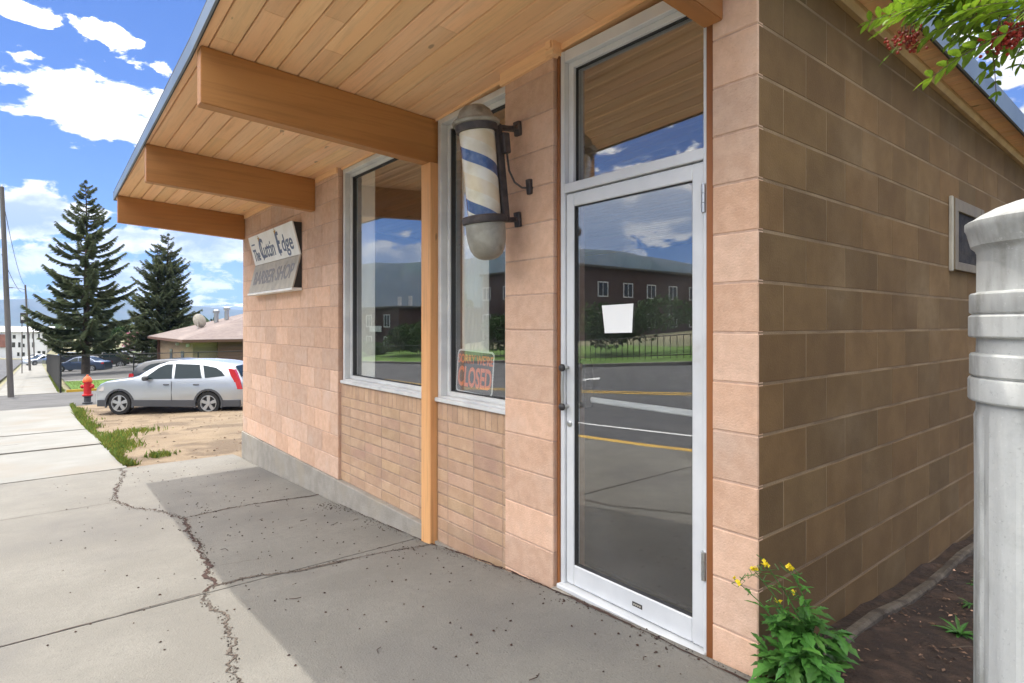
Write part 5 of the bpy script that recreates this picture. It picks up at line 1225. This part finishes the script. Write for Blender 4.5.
# ------------------------------------------------------------------ mountains
def ridge(name, az0, az1, dist, hfun, m, depth, seed, n=220, rows=16):
    r = random.Random(seed); ph = [(r.uniform(0, 6), r.uniform(.6, 1.4)) for _ in range(12)]; vs = []
    for j in range(rows + 1):
        v_ = j / rows
        for i in range(n + 1):
            a = az0 + (az1 - az0) * i / n; rad = dist + depth * v_
            x, y = CAM.x + math.sin(a) * rad, CAM.y + math.cos(a) * rad
            s = sum(math.sin(a * 9 * 1.75 ** k * ph[k][1] + ph[k][0] + v_ * 3 * k * .8) / 1.75 ** k for k in range(8))
            hh = hfun(a); prof_ = math.sin(PI * min(1, v_ * 1.0)) ** 1.3; spur = 1 - .35 * max(0, 1 - 2.1 * v_) * abs(math.sin(a * 55 + s * 2.5))
            vs.append((x, y, -34 + hh * prof_ * (1 + .035 * s) * spur))
    q = MB(); q.add(vs, [(j * (n + 1) + i, j * (n + 1) + i + 1, (j + 1) * (n + 1) + i + 1, (j + 1) * (n + 1) + i) for j in range(rows) for i in range(n)])
    o = q.build(name, m, smooth=180); o['kind'] = 'structure'; return o
aL = azel(0, 324)[0]; aR = azel(245, 324)[0]
ridge('mountains', aL - .9, aR + .5, 9000, lambda a: 300 + 50 * math.sin((a - aL) * 7 + 1.2) + 40 * math.sin((a - aL) * 15), M['mountain'], 2600, 1)
ridge('snowy_mountains', aL + .12, aR + .5, 14000, lambda a: 600 * max(.4, min(1, .55 + (a - aL - .12) * 1.9)), M['snowmount'], 4000, 2)
aM = azel(560, 324, True)[0]; aW = azel(400, 324, True)[0]; s1, s2 = min(aM, aW) - .7, max(aM, aW) + .7
ridge('mountains', s1, -1.72, 4300, lambda a: .68 * max(0, min(1, (-1.78 - a) / .12)) * (640 + 170 * math.exp(-((a - azel(440, 324, True)[0]) / .28) ** 2) + 330 * math.exp(-((a - azel(590, 324, True)[0]) / .20) ** 2)), M['mountain'], 1900, 4, n=420, rows=22)

# ------------------------------------------------------------------ across the street (seen in the glass)
def block_house(name, lbl, loc, lx, ly, h, wn, lowfloor, m='brick_dark'):
    t_ = thing(name, lbl, 'building', loc, 0, 'dark brick apartments across the street')
    b = MB(); b.box(-lx, 0, -ly, 0, -2, h); b.build('wall', M[m], t_)
    b = MB(); b.cbox(-lx - .25, .25, -ly - .25, .25, h + .005, h + .22, .02); b.build('roof', M['roofing'], t_)
    for face, a, zc in wn:
        f_ = MB(); g_ = MB()
        if face == 'y': ringv = (lambda u, w_: (u, w_)); 
        w_, hh = 1.15, 1.15
        if face == 'y':
            f_.box(a - w_ / 2 - .1, a - w_ / 2, .005, .06, zc - hh / 2 - .1, zc + hh / 2 + .1); f_.box(a + w_ / 2, a + w_ / 2 + .1, .005, .06, zc - hh / 2 - .1, zc + hh / 2 + .1); f_.box(a - w_ / 2, a + w_ / 2, .005, .06, zc + hh / 2, zc + hh / 2 + .1); f_.box(a - w_ / 2, a + w_ / 2, .005, .06, zc - hh / 2 - .1, zc - hh / 2); f_.box(a - .03, a + .03, .005, .05, zc - hh / 2, zc + hh / 2)
            g_.box(a - w_ / 2, a + w_ / 2, .003, .02, zc - hh / 2, zc + hh / 2)
        else:
            f_.box(.005, .06, a - w_ / 2 - .1, a - w_ / 2, zc - hh / 2 - .1, zc + hh / 2 + .1); f_.box(.005, .06, a + w_ / 2, a + w_ / 2 + .1, zc - hh / 2 - .1, zc + hh / 2 + .1); f_.box(.005, .06, a - w_ / 2, a + w_ / 2, zc + hh / 2, zc + hh / 2 + .1); f_.box(.005, .06, a - w_ / 2, a + w_ / 2, zc - hh / 2 - .1, zc - hh / 2); f_.box(.005, .05, a - .03, a + .03, zc - hh / 2, zc + hh / 2)
            g_.box(.003, .02, a - w_ / 2, a + w_ / 2, zc - hh / 2, zc + hh / 2)
        fo_ = f_.build('window', M['white_paint'], t_); g_.build('glass', M['win_dark'], fo_)
    return t_
z1 = G(-34, -34) - .4
block_house('apartment_building', 'dark brick two-storey apartments with white framed windows, reflected in the shop door', (-34, -33.5, z1), 14, 21, 6.3 - z1, [('x', -3.0 - 3.4 * i, 4.45 - z1) for i in range(5)] + [('x', -3.0 - 3.4 * i, 1.7 - z1) for i in range(5)] + [('y', -3 - 3.4 * i, 4.45 - z1) for i in range(4)] + [('y', -3 - 3.4 * i, 1.7 - z1) for i in range(4)], 0)
z2 = G(-45, -26) - .3
q_ = block_house('apartment_building', 'long dark brick apartments with two roof vents, reflected in the left window', (-52, -26, z2), 34, 12, 3.0 - z2, [('y', -2.5 - 4.2 * i, 1.7 - z2) for i in range(8)] + [('y', -2.5 - 4.2 * i, -.6 - z2) for i in range(8)], 0)
for x in (-3.0, -5.4): b = MB(); b.tube([(x, -3, 3.0 - z2), (x, -3, 4.4 - z2)], .22, 10); b.build('roof_vent', M['white_paint'], q_)
b = MB(); b.cbox(-1.4, 1.4, 0, .06, 0, .62, .01); sb_ = b.build('wall_sign', M['white_paint'], q_, loc=(-5.0, .07, .2 - z2 + .35))
hed = [(-26.5, -20.5, 3.4, 1.5, 1.55, 3), (-18.5, -22.0, 3.6, 1.7, 1.9, 4), (-41, -21.5, 3.2, 1.6, 1.7, 5), (-49, -22, 2.6, 1.4, .75, 6), (-12, -22.5, 2.6, 1.6, 1.6, 7)]
for i, (x, y, a, b_, c_, sd) in enumerate(hed):
    bush('hedge_bush', ['rounded green hedge across the street in front of the apartments', 'large green hedge across the street, right in the door reflection', 'tall rounded shrub across the street by the long apartments', 'low clipped hedge across the street by the long apartments', 'end hedge across the street opposite the door'][i], 'hedge', (x, y, G(x, y) - .1), a, b_, c_ * .8, 5200, 'hedge', 60 + sd, .11, group='hedges across the street', lumps=16)
for i, (x, y) in enumerate([(-8, -27), (-22, -44), (-62, -40), (-4, -24)]):
    bush('leafy_tree', ['leafy tree across the street right of the apartments', 'leafy tree behind the apartments across the street', 'leafy tree behind the long apartments', 'leafy street tree opposite the shop corner'][i], 'tree', (x, y, G(x, y)), 2.6, 2.6, 2.0, 3200, 'hedge', 80 + i, .24, trunk=2.2, group='trees across the street')
fr_ = thing('iron_railing', 'thin black iron railing on the far side of the street before the hedges', 'fence', (-10, -18.6, 0))
b = MB()
for i in range(110):
    x = -i * .33; z = G(-10 + x, -18.6); b.box(x, x + .022, 0, .022, z, z + 1.0)
b.build('balusters', M['fence_black'], fr_)
for h_ in (.98, .15):
    b = MB(); b.tube([(-i * .33 * 10, .01, G(-10 - i * 3.3, -18.6) + h_) for i in range(12)], .022, 5); b.build('rail', M['fence_black'], fr_)

# ------------------------------------------------------------------ grass and weeds by the dirt lot
def grasspatch(name, lbl, pts_, m, hmin, hmax):
    vs = []; fs = []; tt = []
    for x, y, s_ in pts_:
        z = G(x, y) - .012; h_ = rnd.uniform(hmin, hmax) * s_; a = rnd.uniform(0, 2 * PI); w_ = rnd.uniform(.006, .013) * (1 + s_ * .3); bx, by = rnd.gauss(0, .35) * h_, rnd.gauss(0, .35) * h_
        cx_, sx_ = math.cos(a) * w_, math.sin(a) * w_; k = rnd.uniform(.7, 1.4); yl = rnd.random(); o_ = len(vs)
        tc_ = (k * (1 + 1.3 * yl), k * (1 + .15 * yl), k * (1 + .4 * yl))
        vs += [(x - cx_, y - sx_, z), (x + cx_, y + sx_, z), (x + bx * .5 + cx_ * .7, y + by * .5 + sx_ * .7, z + h_ * .6), (x + bx, y + by, z + h_), (x + bx * .5 - cx_ * .7, y + by * .5 - sx_ * .7, z + h_ * .6)]
        fs.append((o_, o_ + 1, o_ + 2, o_ + 3, o_ + 4)); tt += [tc_] * 5
    q = MB(); q.add(vs, fs); q.t = tt; tag(q.build(name, M[m], smooth='raw'), lbl, 'grass', kind='stuff')
P_ = []
for _ in range(11000):
    x = -8 - 15 * rnd.random() ** 1.15; wdt = (.34 + .16 * math.sin(x * .9) + .12 * math.sin(x * 2.3)) * (1 if x > -14 else .7)
    if x > -9.5: wdt *= .6
    y = -1.3 + abs(rnd.gauss(0, .5)) * wdt
    cl_ = math.sin(x * 1.3 + y * 2) * .8 + math.sin(y * 3.1 - x * .7 + 2 * math.sin(x)) * .8 + rnd.uniform(-1.2, 1.2)
    if cl_ > -.5 or rnd.random() < .2: P_.append((x, y, .7 + .3 * cl_))
for cx, cy, n, s_ in ((-8.7, -.8, 150, .10), (-13.4, -.55, 260, .22)):
    for _ in range(n): P_.append((rnd.gauss(cx, s_), rnd.gauss(cy, s_), .8))
grasspatch('verge_weeds', 'ragged green and yellow grass growing between the sidewalk and the dirt lot', P_, 'grass', .04, .13)
P_ = [(rnd.uniform(-46.3, -35.4), rnd.uniform(-.7, 12), 1.2) for _ in range(9000)] + [(rnd.uniform(-60, -35.2), rnd.uniform(-1.35, -1.05), 1.) for _ in range(2500)]
grasspatch('lawn_grass', 'short green grass on the lawn strip behind the mesh fence', P_, 'grass', .05, .10)
b = MB()
for _ in range(900):
    x, y = rnd.uniform(-22, -7.6), rnd.uniform(-1.2, 6); k = rnd.uniform(.8, 3.0); pebble(b, x, y, G(x, y) - .01, rnd.uniform(.008, .03), (k, k * .9, k * .8))
tag(b.build('dirt_stones', M['crumb'], smooth='raw'), 'small stones and clods scattered over the dirt lot', 'gravel', kind='stuff')
bm_ = MB(); bm_.box(-16000, 15000, -15000, 17000, -40, 1250)
hm = bpy.data.materials.new('haze'); hm.use_nodes = True; hm.node_tree.nodes.clear(); t = NT(hm.node_tree)
pv_ = t.node('ShaderNodeVolumePrincipled'); pv_.inputs['Color'].default_value = (.40, .60, 1, 1); pv_.inputs['Density'].default_value = 6.5e-5; pv_.inputs['Anisotropy'].default_value = .2
ho_ = t.node('ShaderNodeOutputMaterial'); t.l.new(pv_.outputs[0], ho_.inputs['Volume'])
HAZE = True
if HAZE:
    hzo = bm_.build('haze', hm); tag(hzo, 'pale blue air haze filling the valley towards the mountains', 'haze', kind='stuff')
